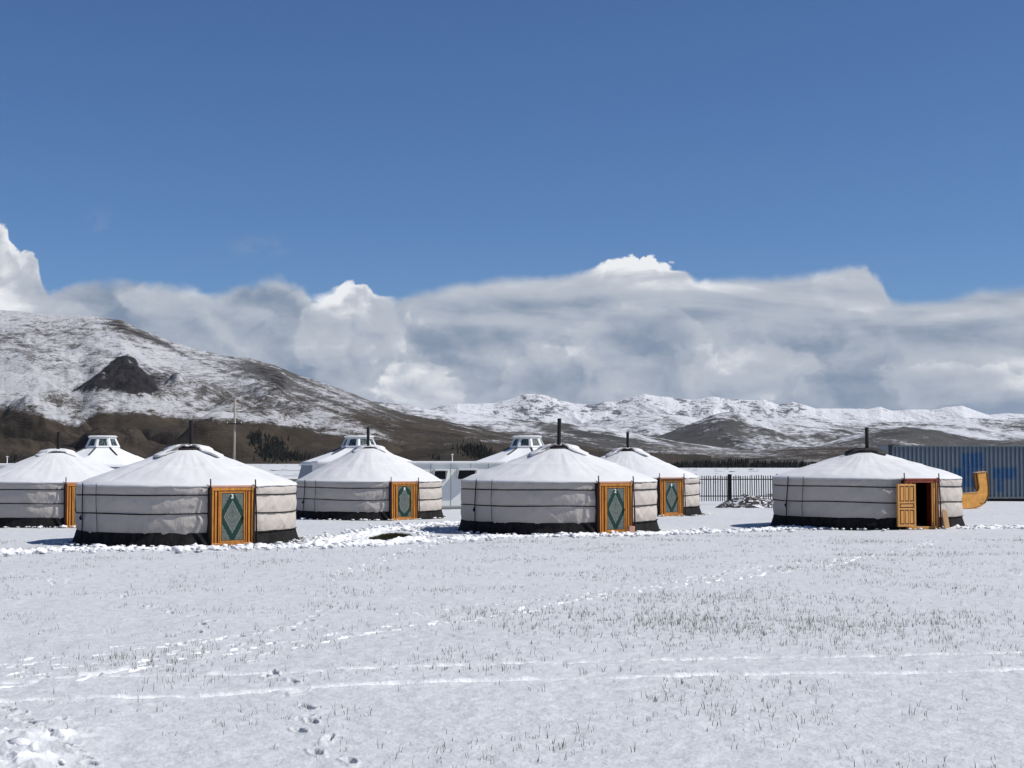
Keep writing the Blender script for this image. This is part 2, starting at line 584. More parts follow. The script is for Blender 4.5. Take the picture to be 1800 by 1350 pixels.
M_CANVAS_SHADE = simple('shaded_white_cover', (.30, .33, .37), .2, 1.5, .8, .01)  # white cover with its shade painted in as blue-grey
M_STRAP = simple('dark_strap', (.045, .045, .045), .3, 6, .8)
M_CONC = simple('weathered_pole', (.34, .31, .26), .3, 5, .85)
M_FENCE = simple('dark_fence_wood', (.030, .026, .024), .5, 6, .8)
M_POSTB = simple('black_post', (.010, .008, .008), .5, 6, .85)


# ------------------------------------------------------------------ the ground
YURTS = dict(  # px centre, depth, base z, door azimuth, apex z
    A=dict(px=332, Y=37.75, z=0.0, az=34.5, apex=2.44, top=3.06, R=2.715, pipe=(.07, -.28)),
    C=dict(px=982, Y=42.9, z=.03, az=31, apex=2.52, top=3.25, R=2.81, pipe=(0.0, -.35)),
    E=dict(px=1521, Y=44.7, z=.095, az=19.5, apex=2.42, top=3.03, R=2.75, pipe=(.05, -.3)),
    B=dict(px=650, Y=57.3, z=-.155, az=32.7, apex=2.66, top=3.33, R=2.78, pipe=(-.05, -.4)),
    D=dict(px=1103, Y=58.2, z=-.02, az=31, apex=2.56, top=3.16, R=2.78, pipe=(0, -.3)),
    F=dict(px=101, Y=49.5, z=-.08, az=34, apex=2.44, top=3.0, R=2.80, pipe=(.03, -.3)),
)
ANCH = []
for k, q in YURTS.items():
    q['x'] = (q['px'] - 900) / FPX * q['Y'] * math.cos(PITCH) ** 0
    ANCH.append((q['x'], q['Y'], q['z'], 5.0))
ANCH += [((810 - 900) / FPX * 68, 68, -.2, 6), ((1740 - 900) / FPX * 72, 72, .1, 7), ((1290 - 900) / FPX * 68, 67, .07, 5), ((1710 - 900) / FPX * 60, 60, .12, 4),
         (-20, 70, -.1, 6), (-2, 78, -.1, 6)]


def macro(x, y):
    x = np.asarray(x, float); y = np.asarray(y, float)
    num = np.zeros_like(x); den = np.full_like(x, .03)
    for ax, ay, az_, s in ANCH:
        w = np.exp(-((x - ax) ** 2 + (y - ay) ** 2) / (s * s))
        num += w * az_; den += w
    h = num / den
    r = np.hypot(x, y)
    pxx = 900 + FPX * x / np.maximum(y, 1.0)
    zf = -3.0 * ss(pxx, 560, 1150)
    h = h + zf * ss(r, 90, 1300) * .35 + zf * .65 * np.clip((r - 100) / 1200, 0, 1)
    h = h + .05 * fbm(x / 9.0, y / 9.0, 3, 3) * np.clip((r - 3) / 10, 0, 1) * (1 - ss(r, 90, 200))
    return h


def mz(x, y): return float(macro(np.array([x]), np.array([y]))[0])


TR_RUT = [  # tyre lines: photo pixels
    ([(-60, 1239), (0, 1237), (150, 1232), (300, 1227), (500, 1217), (700, 1208), (900, 1201), (1200, 1193), (1500, 1186), (1800, 1179), (1900, 1177)], .055, 1.0),
    ([(150, 1191), (340, 1189), (500, 1186), (670, 1180), (900, 1172), (1250, 1161), (1550, 1155), (1800, 1148), (1900, 1146)], .045, .95),
    ([(-40, 1206), (0, 1203), (100, 1197), (160, 1190), (230, 1178)], .05, .8),
]
TR_WALK = [  # trodden lines of quick bright dents
    ([(0, 1204), (100, 1197), (250, 1172), (350, 1157), (450, 1145), (600, 1120), (800, 1092), (900, 1075), (1000, 1057), (1150, 1035), (1275, 1020), (1450, 995), (1570, 970), (1650, 955)], 1.0),
    ([(0, 1170), (150, 1150), (300, 1135), (450, 1115), (560, 1100)], .8),
    ([(0, 1190), (120, 1172), (240, 1160), (380, 1140)], .7),
    ([(700, 1085), (850, 1066), (1000, 1050), (1180, 1022), (1330, 1000), (1480, 985), (1600, 975)], .75),
    ([(1500, 968), (1580, 990), (1620, 997), (1700, 1003), (1800, 1010)], .35),
    ([(590, 1010), (650, 992), (700, 977), (740, 962), (790, 950)], 1.0),
    ([(70, 1010), (110, 1022), (125, 1026)], .6),
    ([(1000, 965), (1070, 960), (1150, 968), (1300, 972), (1420, 975)], .35),
]
FOOT = [(555, 1325), (615, 1339), (575, 1302), (527, 1286), (547, 1271), (535, 1263), (540, 1246), (527, 1220), (515, 1201), (467, 1192), (480, 1183), (445, 1166), (470, 1150), (430, 1138),
        (387, 1126), (370, 1093), (340, 1082), (300, 1077), (262, 1065), (217, 1048), (510, 1108), (530, 1096), (552, 1085), (545, 1092), (565, 1075), (590, 1062), (583, 1050), (600, 1035), (590, 1020),
        (600, 1008), (580, 1013), (355, 1099), (425, 1120), (320, 1133), (350, 1113), (410, 1136), (1320, 1096), (105, 1268), (30, 1258)]
FOOT_EDGE = [(3, 1246), (15, 1251), (32, 1258), (38, 1271), (52, 1278), (64, 1285), (82, 1296), (94, 1309), (110, 1318), (120, 1324), (134, 1331), (146, 1337), (158, 1345)]
BERM = [(-60, 977), (0, 974), (120, 969), (240, 967), (360, 966), (460, 963), (540, 962), (620, 959), (700, 955), (780, 951), (860, 948), (980, 946), (1080, 944), (1150, 942), (1230, 939), (1330, 937), (1430, 934), (1530, 932), (1640, 934), (1720, 936), (1800, 933), (1880, 932)]
BERM2 = [(560, 958), (600, 950), (640, 941), (680, 933), (720, 930), (770, 924), (810, 920)]
BARE = (688, 945)


def pl_world(pts): return np.array([gp(*p) for p in pts])


def pl_dist(x, y, P):
    """signed distance (+ = farther from camera) and along parameter to polyline"""
    best = np.full(x.shape, 1e9); sg = np.zeros(x.shape); al = np.zeros(x.shape); acc = 0
    for a, b in zip(P[:-1], P[1:]):
        dx_, dy_ = b - a; L = math.hypot(dx_, dy_)
        t = np.clip(((x - a[0]) * dx_ + (y - a[1]) * dy_) / (L * L), 0, 1)
        ex = x - a[0] - t * dx_; ey = y - a[1] - t * dy_
        dd = np.hypot(ex, ey); m_ = dd < best
        best = np.where(m_, dd, best); sg = np.where(m_, np.sign(dx_ * ey - dy_ * ex), sg); al = np.where(m_, acc + t * L, al)
        acc += L
    return best * np.where(sg == 0, 1, sg), al


def resample(P, step):
    out = []; acc = 0.0
    for a, b in zip(P[:-1], P[1:]):
        L = math.hypot(*(b - a)); t = acc
        while t < L:
            out.append((a + (b - a) * t / L, (b - a) / L)); t += step
        acc = t - L
    return out


def build_ground():
    th = np.concatenate([np.linspace(-180, -26, 60, endpoint=False), np.linspace(-26, -20.2, 20, endpoint=False), np.linspace(-20.2, 20.2, 900, endpoint=False), np.linspace(20.2, 26, 20, endpoint=False), np.linspace(26, 180, 60, endpoint=False)])
    r = np.concatenate([[.02, 1, 2, 3, 4, 5, 6, 7, 8, 8.8], 1 / np.linspace(1 / 9.4, 1 / 70.0, 600), 1 / np.linspace(1 / 73.0, 1 / 1400.0, 60), [1700, 2200, 3000, 4500, 7000, 12000, 20000, 34000]])
    T, RR = np.meshgrid(np.radians(th), r)
    x = RR * np.sin(T); y = RR * np.cos(T)
    h = macro(x, y)
    fresh = np.zeros_like(x); bare = np.zeros_like(x)
    m = (RR > 8.5) & (RR < 75) & (np.abs(T) < R(26))
    xs, ys, rs = x[m], y[m], RR[m]
    fine = np.clip(1.3 - rs / 45, .25, 1)
    hh = .022 * fbm(xs / 1.1, ys / 1.4, 4, 11) + .022 * fine * fbm(xs / .26, ys / .18, 5, 15, .6) + .014 * fbm(xs / 2.5, ys / .7, 3, 51)
    fr = np.clip(fbm(xs / 2.5, ys / 1.2, 4, 21) * .9 - .32, 0, .25)
    for pts, wdt, amp in TR_RUT:
        P = pl_world(pts)
        sd, al = pl_dist(xs, ys, P)
        wob = .018 * fbm(al * 1.2, al * 0, 3, 5)
        dd = np.abs(sd - wob)
        nz = .75 + .5 * fbm(al * 4, al * 0 + 2.2, 3, 8)
        ins = 1 - ss(dd, wdt * .6, wdt * 1.25)
        hh = hh - .035 * ins + .018 * np.exp(-((dd - wdt * 1.5) / .03) ** 2) * nz
        hh = hh + .012 * np.exp(-((sd - wdt * 1.7) / .035) ** 2) * nz
        fr = np.maximum(fr, (1 - ss(sd - wob, wdt * .8, wdt * 1.9)) * ss(sd - wob, -wdt * .9, -wdt * .1) * amp * .68 * np.clip(nz * 1.3 - .12, 0, 1))
    rg = random.Random(5)
    prints = []
    for pts, amp in TR_WALK:
        side = 1
        for p, t in resample(pl_world(pts), .17):
            side = -side
            nrm = np.array([-t[1], t[0]])
            q = p + nrm * side * rg.uniform(.02, .24) + t * rg.uniform(-.08, .08)
            if rg.random() < .82: prints.append((q[0], q[1], math.atan2(t[1], t[0]) + rg.uniform(-.35, .35), rg.uniform(.05, .12), rg.uniform(.022, .042), rg.uniform(.02, .045), amp * rg.uniform(.45, 1.1)))
    for i, p in enumerate(FOOT):
        q = gp(*p); prints.append((q[0], q[1], math.pi / 2 + rg.uniform(-.6, .6), .105, .038, .05, .12))
    for p in FOOT_EDGE:
        q = gp(*p); prints.append((q[0], q[1], rg.uniform(-.6, .2), .06, .028, .05, .1))
    for px_, py_, ang, a, b, dep, fa in prints:
        w = np.where((np.abs(xs - px_) < .5) & (np.abs(ys - py_) < .5))[0]
        if not len(w): continue
        ex = xs[w] - px_; ey = ys[w] - py_
        c_, s_ = math.cos(ang), math.sin(ang)
        u = (ex * c_ + ey * s_) / a; v = (-ex * s_ + ey * c_) / b
        q = np.sqrt(u * u + v * v) * (1 + .45 * fbm(xs[w] * 9 + px_ * 7, ys[w] * 9, 3, 3)) + .25 * fbm(xs[w] * 22, ys[w] * 22, 2, 6)
        hh[w] += -dep * (1 - ss(q, .6, 1.15)) + dep * .25 * np.exp(-((q - 1.35) / .22) ** 2)
        fr[w] = np.maximum(fr[w], fa * (1 - ss(q, 1.0, 1.9)))
    # berm of cleared snow along the front of the camp
    for pts, hgt, wd in ((BERM, .085, .50), (BERM2, .09, .5)):
        sd, al = pl_dist(xs, ys, pl_world(pts))
        n_ = .7 + .8 * fbm(al * 1.4, sd * 1.6, 4, 31)
        hh = hh + hgt * 1.1 * np.exp(-(sd / wd) ** 2) * np.clip(fbm(xs * 6, ys * 1.5, 4, 35), -.4, 1)
        g = np.exp(-(sd / wd) ** 2)
        hh = hh + hgt * g * n_
        fr = np.maximum(fr, np.clip(g * 1.3 * n_, 0, 1))
        behind = np.exp(-((sd - wd * 2.0) / .35) ** 2)
        bb = behind * np.clip(fbm(al * .8, sd * 2, 3, 41) * 2.2 - .05, 0, 1)
        bare[m] = np.maximum(bare[m], bb * .8)
        fr = fr * (1 - .5 * behind)
    bx, by = gp(*BARE)
    q = np.hypot((xs - bx) / .56, (ys - by) / 2.3) + .25 * fbm(xs * 1.3, ys * .9, 3, 77)
    bare[m] = np.maximum(bare[m], 1 - ss(q, .75, 1.05))
    rim = np.exp(-((q - 1.45) / .35) ** 2)
    hh = hh - .03 * (1 - ss(q, .8, 1.0)) + .05 * rim * (.6 + fbm(xs * 3, ys * 3, 3, 71))
    fr = np.maximum(fr, rim * .9)
    # dark melt strip round each tent
    for k_, yq in YURTS.items():
        dd = np.hypot(xs - yq['x'], ys - yq['Y'])
        n_ = fbm(xs * 1.5, ys * 1.0, 3, 61)
        bare[m] = np.maximum(bare[m], (1 - ss(dd + n_ * .25, 2.95, 3.15)) * .9)
    # disturbed snow at lower left corner
    cx, cy = gp(-20, 1350)
    q = np.hypot((xs - cx) / .75, (ys - cy) / 2.0)
    g = 1 - ss(q, .35, 1.0)
    hh = hh + g * .10 * (.3 + ridged(xs * 2.2, ys * 1.7, 4, 81)) * ss(rs, 8.5, 9)
    fr = np.maximum(fr, g * (.1 + 1.2 * np.clip(fbm(xs * 3, ys * 2, 4, 83) + .2, 0, 1)))
    # behind the fence: disturbed dark strip
    h[m] += hh; fresh[m] = fr
    # far plain: shrub specks
    mf = (RR > 75) & (RR < 1300)
    sp = fbm(x[mf] / 6.0, y[mf] / 20.0, 4, 91)
    bare[mf] = np.clip((sp - .12) * 3, 0, .75)
    fresh[mf] = .35
    me = grid_mesh('ground', np.stack([x, y, h], -1), closed=True)
    add_attr(me, 'fresh', fresh); add_attr(me, 'bare', bare)
    o = link('ground', me, M_GROUND, smooth=True)
    tag(o, 'snow covered meadow with grass tips, footprints and tyre lines', kind='structure')


build_ground()


# ------------------------------------------------------------------ hills and mountains
def hill(name, label, sky_pts, Rr, depth, ncol, nrow, mat, pxr, foot_y=816, amp=.05, nscale=300, seed=0, shape=1.0, bench=None, snowfn=None, spurs=1.0, skyj=.6, rid=.5, carve=False, ks=6):
    px = np.linspace(pxr[0], pxr[1], ncol)
    sx, sy = np.array([p[0] for p in sky_pts], float), np.array([p[1] for p in sky_pts], float)
    ysk = np.interp(px, sx, sy)
    k = max(1, int(ks / ((pxr[1] - pxr[0]) / ncol)))
    ker = np.hanning(2 * k + 3); ker /= ker.sum()
    ysk = np.convolve(np.pad(ysk, k + 1, 'edge'), ker, 'valid')
    k2 = int(45 / ((pxr[1] - pxr[0]) / ncol)); ker2 = np.hanning(2 * k2 + 3); ker2 /= ker2.sum()
    ysm = np.convolve(np.pad(ysk, k2 + 1, 'edge'), ker2, 'valid')
    ysk = ysk + skyj * 2.2 * fbm(px / 40.0, px * 0 + seed, 5, seed + 4)
    t = np.concatenate([np.linspace(0, 1, nrow) ** .9, [1.04, 1.12, 1.3, 1.6]])
    PX, T = np.meshgrid(px, t)
    YS = np.broadcast_to(ysk, PX.shape)
    YT = YS
    YS = ysm[None, :] + (YS - ysm[None, :]) * ss(T, .55, 1.0)
    rr = Rr - depth + depth * T
    tt = np.clip(T, 0, 1)
    WARP = np.clip(tt * 4, 0, 1) * 1.0
    if bench is None:
        prof = tt ** shape
        E = (foot_y - YS) * prof
        Yv = foot_y - E
    else:
        bp = np.interp(px, [b[0] for b in bench], [b[1] for b in bench])
        bp = np.convolve(np.pad(bp, 13, 'edge'), np.hanning(29)[1:-1][:27] / np.hanning(29)[1:-1][:27].sum(), 'valid') + 5 * fbm(px / 60., px * 0, 4, 55)
        BP = np.maximum(np.broadcast_to(bp, PX.shape), YS + 2)
        t1 = np.clip(tt / .32, 0, 1); t2 = np.clip((tt - .32) / .68, 0, 1)
        lowp = foot_y + (BP - foot_y) * (1 - (1 - t1) ** 1.7)
        hi = BP + (YS - BP) * (t2 ** 1.15)
        Yv = np.where(tt < .32, lowp, hi)
    ang = (PX - 900) / FPX
    X = ang * rr; Y = rr
    win = np.sin(np.pi * np.clip(tt, 0, 1)) ** .6 * (1 - tt ** 6)
    # spurs running down the slope
    wx = fbm(X / (nscale * 2), Y / (nscale * 2), 3, seed + 9) * nscale * .8
    rdg = ridged((X + wx + spurs * (Y - Rr) * .25) / nscale, (Y) / (nscale * 2.2), 6, seed) - .5
    fb = fbm((X + wx) / (nscale * .8), Y / (nscale * 1.2), 6, seed + 20)
    H = CAMZ + (HOR - Yv) / FPX * rr
    if carve: rdg = (rdg - .42) * 1.1; fb = fb - .35
    hmax = np.maximum((foot_y - YS) / FPX * Rr, 4)
    H = H + hmax * amp * win * (rid * rdg * 2 + (1 - rid) * fb * 2)
    back = np.clip(T - 1, 0, 1)
    H = H - back * hmax * 1.2
    H = np.maximum(H, -12)
    if bench is not None:
        # ravines in the bare foothills
        rav = 1 - np.abs(perlin((X + wx * .5 + (Y - Rr) * .3) / 120.0, Y / 420.0, seed + 60)) * 3.2
        rav = np.clip(rav, 0, 1) ** 1.5
        w2 = np.sin(np.pi * np.clip(tt / .36, 0, 1))
        H = H - 26 * rav * w2 * ss(900 - PX, 0, 500) + 24 * fbm(X / 170, Y / 420, 2, seed + 66) * w2
    PY = HOR - (H - CAMZ) / rr * FPX
    snow, rock = snowfn(PX, PY, tt, X, Y, H) if snowfn else (np.full_like(PX, .8), np.zeros_like(PX))
    if name == 'rocky_hill':
        # crag standing out of the slope
        def bump(cx, ty, sx_, sy_, a):
            q = np.hypot((PX - cx) / sx_, (PY - ty) / sy_)
            return a * np.clip(1 - q, 0, 1) ** .8
        b = 1.5 * np.clip((poly_sd(PX, PY, CRAG) + 4) / 34, 0, 1) ** .8 + bump(487, 668, 24, 22, .35)
        rough = .55 + .9 * ridged(X / 45, Y / 60, 5, 99)
        H = H + 16 * b * rough
    me = grid_mesh(name, np.stack([X, Y, H], -1))
    me.flip_normals() if me.polygons[0].normal.z < 0 else None
    add_attr(me, 'snow', snow); add_attr(me, 'rock', rock)
    o = link(name, me, mat, smooth=True)
    tag(o, label, kind='structure')
    return PX, PY, X, Y, H


CRAG = [(128, 691), (150, 676), (172, 660), (188, 645), (200, 634), (210, 629), (222, 626), (236, 634), (243, 648), (255, 660), (268, 676), (276, 688), (262, 697), (228, 699), (205, 693), (188, 687), (165, 691)]


def poly_sd(PX, PY, poly, asp=1.0):
    """signed distance to a polygon, positive inside"""
    inside = np.zeros(PX.shape, bool); best = np.full(PX.shape, 1e9)
    n = len(poly)
    for i in range(n):
        (x0, y0), (x1, y1) = poly[i], poly[(i + 1) % n]
        t = np.clip(((PX - x0) * (x1 - x0) + (PY - y0) * (y1 - y0)) / ((x1 - x0) ** 2 + (y1 - y0) ** 2), 0, 1)
        best = np.minimum(best, np.hypot(PX - x0 - t * (x1 - x0), PY - y0 - t * (y1 - y0)))
        c = ((y0 > PY) != (y1 > PY)) & (PX < (x1 - x0) * (PY - y0) / (y1 - y0 + 1e-9) + x0)
        inside ^= c
    return np.where(inside, best, -best)


def g2(PX, PY, cx, cy, sx_, sy_, rot=0.0):
    c_, s_ = math.cos(rot), math.sin(rot)
    a = (PX - cx); b = (PY - cy)
    u = (a * c_ + b * s_) / sx_; v = (-a * s_ + b * c_) / sy_
    return np.exp(-(u * u + v * v))


BENCH = [(-400, 715), (0, 722), (60, 727), (110, 745), (140, 752), (170, 728), (230, 728), (300, 737), (400, 743), (480, 748), (560, 762), (640, 774), (720, 782), (800, 790), (900, 796), (1250, 803)]


def snow_left(PX, PY, tt, X, Y, H):
    bp = np.interp(PX, [b[0] for b in BENCH], [b[1] for b in BENCH])
    up = ss(bp + 4 - PY, -4, 14)
    s = up * (.50 - .20 * ss(PX, 330, 520) - .12 * ss(PX, 560, 700))
    s += up * .22 * fbm(X / 260, Y / 500, 4, 5)
    s += up * (.45 * g2(PX, PY, 40, 670, 110, 26) + .35 * g2(PX, PY, 250, 703, 130, 13, .12) + .3 * g2(PX, PY, 250, 625, 130, 16, .3) + .35 * g2(PX, PY, 470, 738, 120, 8, .1)
               + .3 * g2(PX, PY, 585, 725, 60, 12, -.25) + .15 * g2(PX, PY, 20, 560, 200, 12) + .3 * g2(PX, PY, 600, 752, 120, 6, .15))
    s -= up * (.35 * g2(PX, PY, 225, 575, 45, 9, .45) + .35 * g2(PX, PY, 275, 598, 40, 7, .4) + .3 * g2(PX, PY, 480, 655, 60, 25, .4) + .25 * g2(PX, PY, 350, 690, 90, 18, .1) + .3 * g2(PX, PY, 115, 715, 60, 10, .5) + .2 * g2(PX, PY, 60, 580, 70, 20)
               + .25 * g2(PX, PY, 640, 735, 90, 14, .3))
    s += up * .25 * ss(8 - (PY - np.interp(PX, [q[0] for q in LEFTSKY], [q[1] for q in LEFTSKY])), 0, 6) * (1 - ss(PX, 420, 560))
    s -= .35 * (1 - up)
    s += up * .55 * (.42 - ridged((X + .9 * (Y - 2400)) / 120, (Y + .3 * X) / 420, 4, 77))
    s += up * .35 * (.42 - ridged((X - .5 * (Y - 2400)) / 60, (Y + .3 * X) / 260, 3, 79))
    s -= (.55 * ss(PX, 640, 760))  * (1 - .7 * ss(fbm(X / 220, Y / 90, 4, 15), -.1, .3))
    rk = 1.2 * ss(poly_sd(PX, PY, CRAG) + 5 * fbm(X / 22, Y / 22, 4, 7), -3, 4) + .5 * ss(poly_sd(PX, PY, CRAG), -22, 0) * g2(PX, PY, 265, 672, 24, 26)
    rn = np.clip(.5 + 1.8 * fbm(X / 36, (Y + H * 3) / 30, 5, 46), 0, 1.3)
    rk += rn * (1.4 * g2(PX, PY, 488, 674, 15, 13) + .9 * g2(PX, PY, 470, 655, 34, 14, .3) + .9 * g2(PX, PY, 205, 572, 26, 8, .4) + .8 * g2(PX, PY, 262, 595, 36, 6, .4) + .6 * g2(PX, PY, 285, 660, 22, 18))
    s = s - 1.05 * np.clip(rk * (.9 + .9 * fbm(X / 30, Y / 30, 4, 45)), 0, 1)
    return np.clip(s, -.6, 1.3), np.clip(rk, 0, 1)


LEFTSKY = [(-400, 560), (-150, 540), (0, 544), (32, 547), (75, 552), (142, 553.5), (155, 554), (178, 559), (212, 562), (250, 581), (300, 600), (350, 615), (400, 626), (440, 630), (475, 640), (525, 659), (575, 675), (625, 694), (650, 704), (675, 714), (712, 727), (775, 738), (850, 755), (950, 773), (1050, 784), (1250, 800)]
hill('rocky_hill', 'large hill thinly covered in snow with a dark crag and bare brown foothills, at left', LEFTSKY, 3200, 1750, 900, 330, M_HILL, (-400, 1250), foot_y=817, amp=.15, rid=.30, nscale=260, seed=1, bench=BENCH, snowfn=snow_left)


def snow_sh(base, hi=.3, sd=3, dark=()):
    def f(PX, PY, tt, X, Y, H):
        s = base + hi * tt + .55 * fbm(X / 420, Y / 700, 5, sd) + .55 * (.45 - ridged((X + .5 * Y) / 330, (Y - .2 * X) / 900, 4, sd + 3))
        for (cx, cy, a, b, rot, am) in dark: s = s - am * g2(PX, PY, cx, cy, a, b, rot)
        return np.clip(s, -.5, 1.3), np.clip(.4 * fbm(X / 200, Y / 300, 4, sd + 7), 0, 1)
    return f


hill('snowy_shoulder', 'snow streaked ridge sloping down to the right behind the rocky hill', [(400, 760), (560, 740), (610, 718), (650, 705), (687, 709), (740, 717), (780, 724), (854, 732), (925, 739), (995, 743), (1071, 753), (1138, 767), (1200, 778), (1320, 793), (1450, 803)],
     4200, 900, 500, 150, M_SNOWHILL, (400, 1450), foot_y=806, amp=.10, nscale=380, seed=12, snowfn=snow_sh(.06, .26, 5, ((900, 790, 160, 12, .1, .5), (1100, 790, 200, 12, .1, .5), (800, 770, 90, 12, .2, .3))))
hill('dark_peaked_hill', 'dark peaked hill with snow patches in front of the far range', [(960, 806), (1050, 793), (1147, 770), (1185, 757), (1224, 741), (1255, 729), (1278, 724), (1300, 727), (1325, 736), (1370, 744), (1420, 750), (1485, 756), (1540, 768), (1600, 783), (1680, 800)],
     5600, 1000, 450, 150, M_SNOWHILL, (960, 1700), foot_y=806, amp=.18, nscale=420, seed=31, snowfn=snow_sh(.10, .26, 9, ((1200, 765, 60, 18, -.2, .5), (1285, 750, 30, 18, 0, .35), (1230, 780, 90, 10, .1, .4))))
hill('dark_rounded_hill', 'dark rounded hill with snowy gullies, right of the peaked hill', [(1280, 806), (1350, 797), (1425, 785), (1500, 765), (1550, 754), (1590, 750), (1650, 757), (1710, 771), (1760, 774), (1850, 770), (2000, 765), (2300, 760)],
     5000, 1000, 450, 140, M_SNOWHILL, (1280, 2300), foot_y=806, amp=.18, nscale=400, seed=44, snowfn=snow_sh(.08, .24, 13, ((1590, 762, 70, 9, 0, .4), (1700, 775, 80, 10, 0, .3))))
hill('pale_snow_hills', 'pale smooth snow covered hills below the far range', [(600, 745), (800, 735), (900, 742), (960, 752), (1035, 742), (1090, 733), (1150, 727), (1200, 731), (1260, 738), (1330, 736), (1400, 734), (1485, 738), (1560, 742), (1620, 740), (1700, 734), (1760, 738), (1850, 730), (2300, 740)],
     7200, 1400, 600, 120, M_SNOWHILL, (600, 2300), foot_y=800, amp=.14, nscale=560, seed=57, snowfn=snow_sh(.50, .10, 17))
FARSKY = [(500, 735), (640, 728), (740, 722), (770, 716), (800, 710), (835, 709), (870, 709), (885, 704), (905, 699), (925, 693), (945, 692), (965, 697), (985, 704), (1010, 709), (1040, 712), (1062, 706), (1085, 707), (1110, 699), (1135, 692), (1160, 697), (1180, 699), (1215, 702), (1240, 699), (1258, 697),
          (1280, 701), (1300, 703), (1325, 703), (1345, 702), (1367, 712), (1380, 709), (1394, 706), (1410, 711), (1435, 719), (1465, 717), (1495, 720), (1520, 719), (1547, 715), (1570, 721), (1600, 720), (1640, 720), (1665, 716), (1690, 713), (1715, 722), (1740, 730), (1775, 725), (1800, 728), (1900, 720), (2100, 730), (2300, 720)]


def snow_far(PX, PY, tt, X, Y, H):
    s = .74 + .5 * fbm(X / 500, Y / 800, 5, 3) + .05 * tt
    return np.clip(s, -.5, 1.3), np.clip(.25 * ridged(X / 500, Y / 600, 4, 9), 0, 1)


hill('snowy_mountain_range', 'far snowy mountain range along the horizon', FARSKY, 10000, 1900, 1200, 300, M_RANGE, (500, 2300), foot_y=775, amp=.50, nscale=560, seed=73, shape=1.1, snowfn=snow_far, skyj=1.3, rid=.62, carve=True, ks=2)
hill('low_brown_hills', 'low bare brown hills behind the line of conifers', [(700, 812), (780, 800), (850, 792), (950, 790), (1050, 785), (1150, 783), (1250, 788), (1330, 792), (1400, 786), (1480, 783), (1560, 785), (1700, 790), (1900, 780), (2300, 780)],
     3000, 900, 500, 90, M_HILL, (700, 2300), foot_y=821, amp=.15, nscale=260, seed=83,
     snowfn=lambda PX, PY, tt, X, Y, H: (np.clip(-.15 + .5 * fbm(X / 300, Y / 120, 4, 8) + .35 * tt + .35 * g2(PX, PY, 1290, 795, 160, 4, .1), -.5, 1), np.zeros_like(PX)))


# ------------------------------------------------------------------ thin air that pales the far range a little
def haze():
    hm = bpy.data.materials.new('mountain_air'); hm.use_nodes = True
    t = hm.node_tree; t.nodes.clear()
    pv = t.nodes.new('ShaderNodeVolumePrincipled'); oo = t.nodes.new('ShaderNodeOutputMaterial')
    pv.inputs['Density'].default_value = 1.0e-5; pv.inputs['Color'].default_value = (.86, .92, 1.0, 1); pv.inputs['Anisotropy'].default_value = .2
    t.links.new(pv.outputs[0], oo.inputs['Volume'])
    hz = MB().box(-40000, 40000, -40000, 40000, -16, 900).build('haze', hm)
    tag(hz, 'thin bluish air over the whole valley', kind='stuff')


haze()


# ------------------------------------------------------------------ conifers (seen as masses)
def conifers(name, label, spots, seed):
    rg = random.Random(seed)
    V_, F_, A_ = [], [], []
    for (x, y, z, h) in spots:
        wd = h * rg.uniform(.16, .26); tiers = 4
        for t in range(tiers):
            z0 = z + h * (.08 + .2 * t); z1 = z0 + h * .38 if t < tiers - 1 else z + h
            r0 = wd * (1 - t / (tiers + .3)); o = len(V_); n = 6; ph = rg.random() * 6
            for j in range(n):
                rr = r0 * rg.uniform(.7, 1.2); a = ph + j * 2 * math.pi / n
                V_.append((x + rr * math.cos(a), y + rr * math.sin(a), z0 - rg.random() * h * .04))
            V_.append((x, y, z1))
            for j in range(n): F_.append((o + j, o + (j + 1) % n, o + n))
    me = bpy.data.meshes.new(name); me.from_pydata(V_, [], F_); me.update()
    return tag(link(name, me, M_CONIF), label, kind='stuff')


M_CONIF = simple('conifer_needles', (.010, .013, .009), .8, .3, .9)
rg = random.Random(3)


def far_z(px, Y):
    return mz((px - 900) / FPX * Y, Y)


sp = []
for i in range(900):
    px = rg.uniform(1120, 1480); Y = rg.uniform(1180, 1330)
    dens = ss(np.array(px), 1120, 1230) * (1 - ss(np.array(px), 1400, 1480))
    if rg.random() > .35 + .65 * float(dens): continue
    h = rg.uniform(2.5, 8.0) * (.55 + .45 * float(dens)) * (1.15 if 1280 < px < 1330 else 1)
    sp.append(((px - 900) / FPX * Y, Y, far_z(px, Y) - .3, h))
for i in range(160):
    px = rg.uniform(1440, 1560); Y = rg.uniform(1180, 1300); sp.append(((px - 900) / FPX * Y, Y, far_z(px, Y) - .3, rg.uniform(1.5, 4)))
conifers('conifer_wood', 'dark line of distant conifers beyond the snowy plain', sp, 4)


def slope_y(o_name, px, py):
    """first point of the left hill under a photo pixel"""
    a = ray(px, py); org = Vector((0, 0, CAMZ)); dv = Vector(a).normalized()
    o = bpy.data.objects[o_name]
    ok, loc, nor, idx = o.ray_cast(org, dv, distance=20000)
    return loc if ok else None


sp = []
for (cx, cy, sx_, sy_, n) in ((478, 790, 20, 15, 420), (448, 772, 10, 9, 110), (508, 805, 30, 6, 160), (832, 792, 20, 8, 220), (850, 802, 22, 6, 120), (640, 806, 20, 4, 16), (595, 808, 20, 3, 12), (765, 806, 8, 4, 10), (25, 806, 12, 4, 10)):
    for i in range(n):
        p = slope_y('rocky_hill', rg.gauss(cx, sx_ * .6), rg.gauss(cy, sy_ * .6))
        if p is not None: sp.append((p.x, p.y, p.z - .5, rg.uniform(3.5, 8)))
conifers('conifer_thickets', 'dark clumps of conifers in the gullies of the brown foothills', sp, 6)


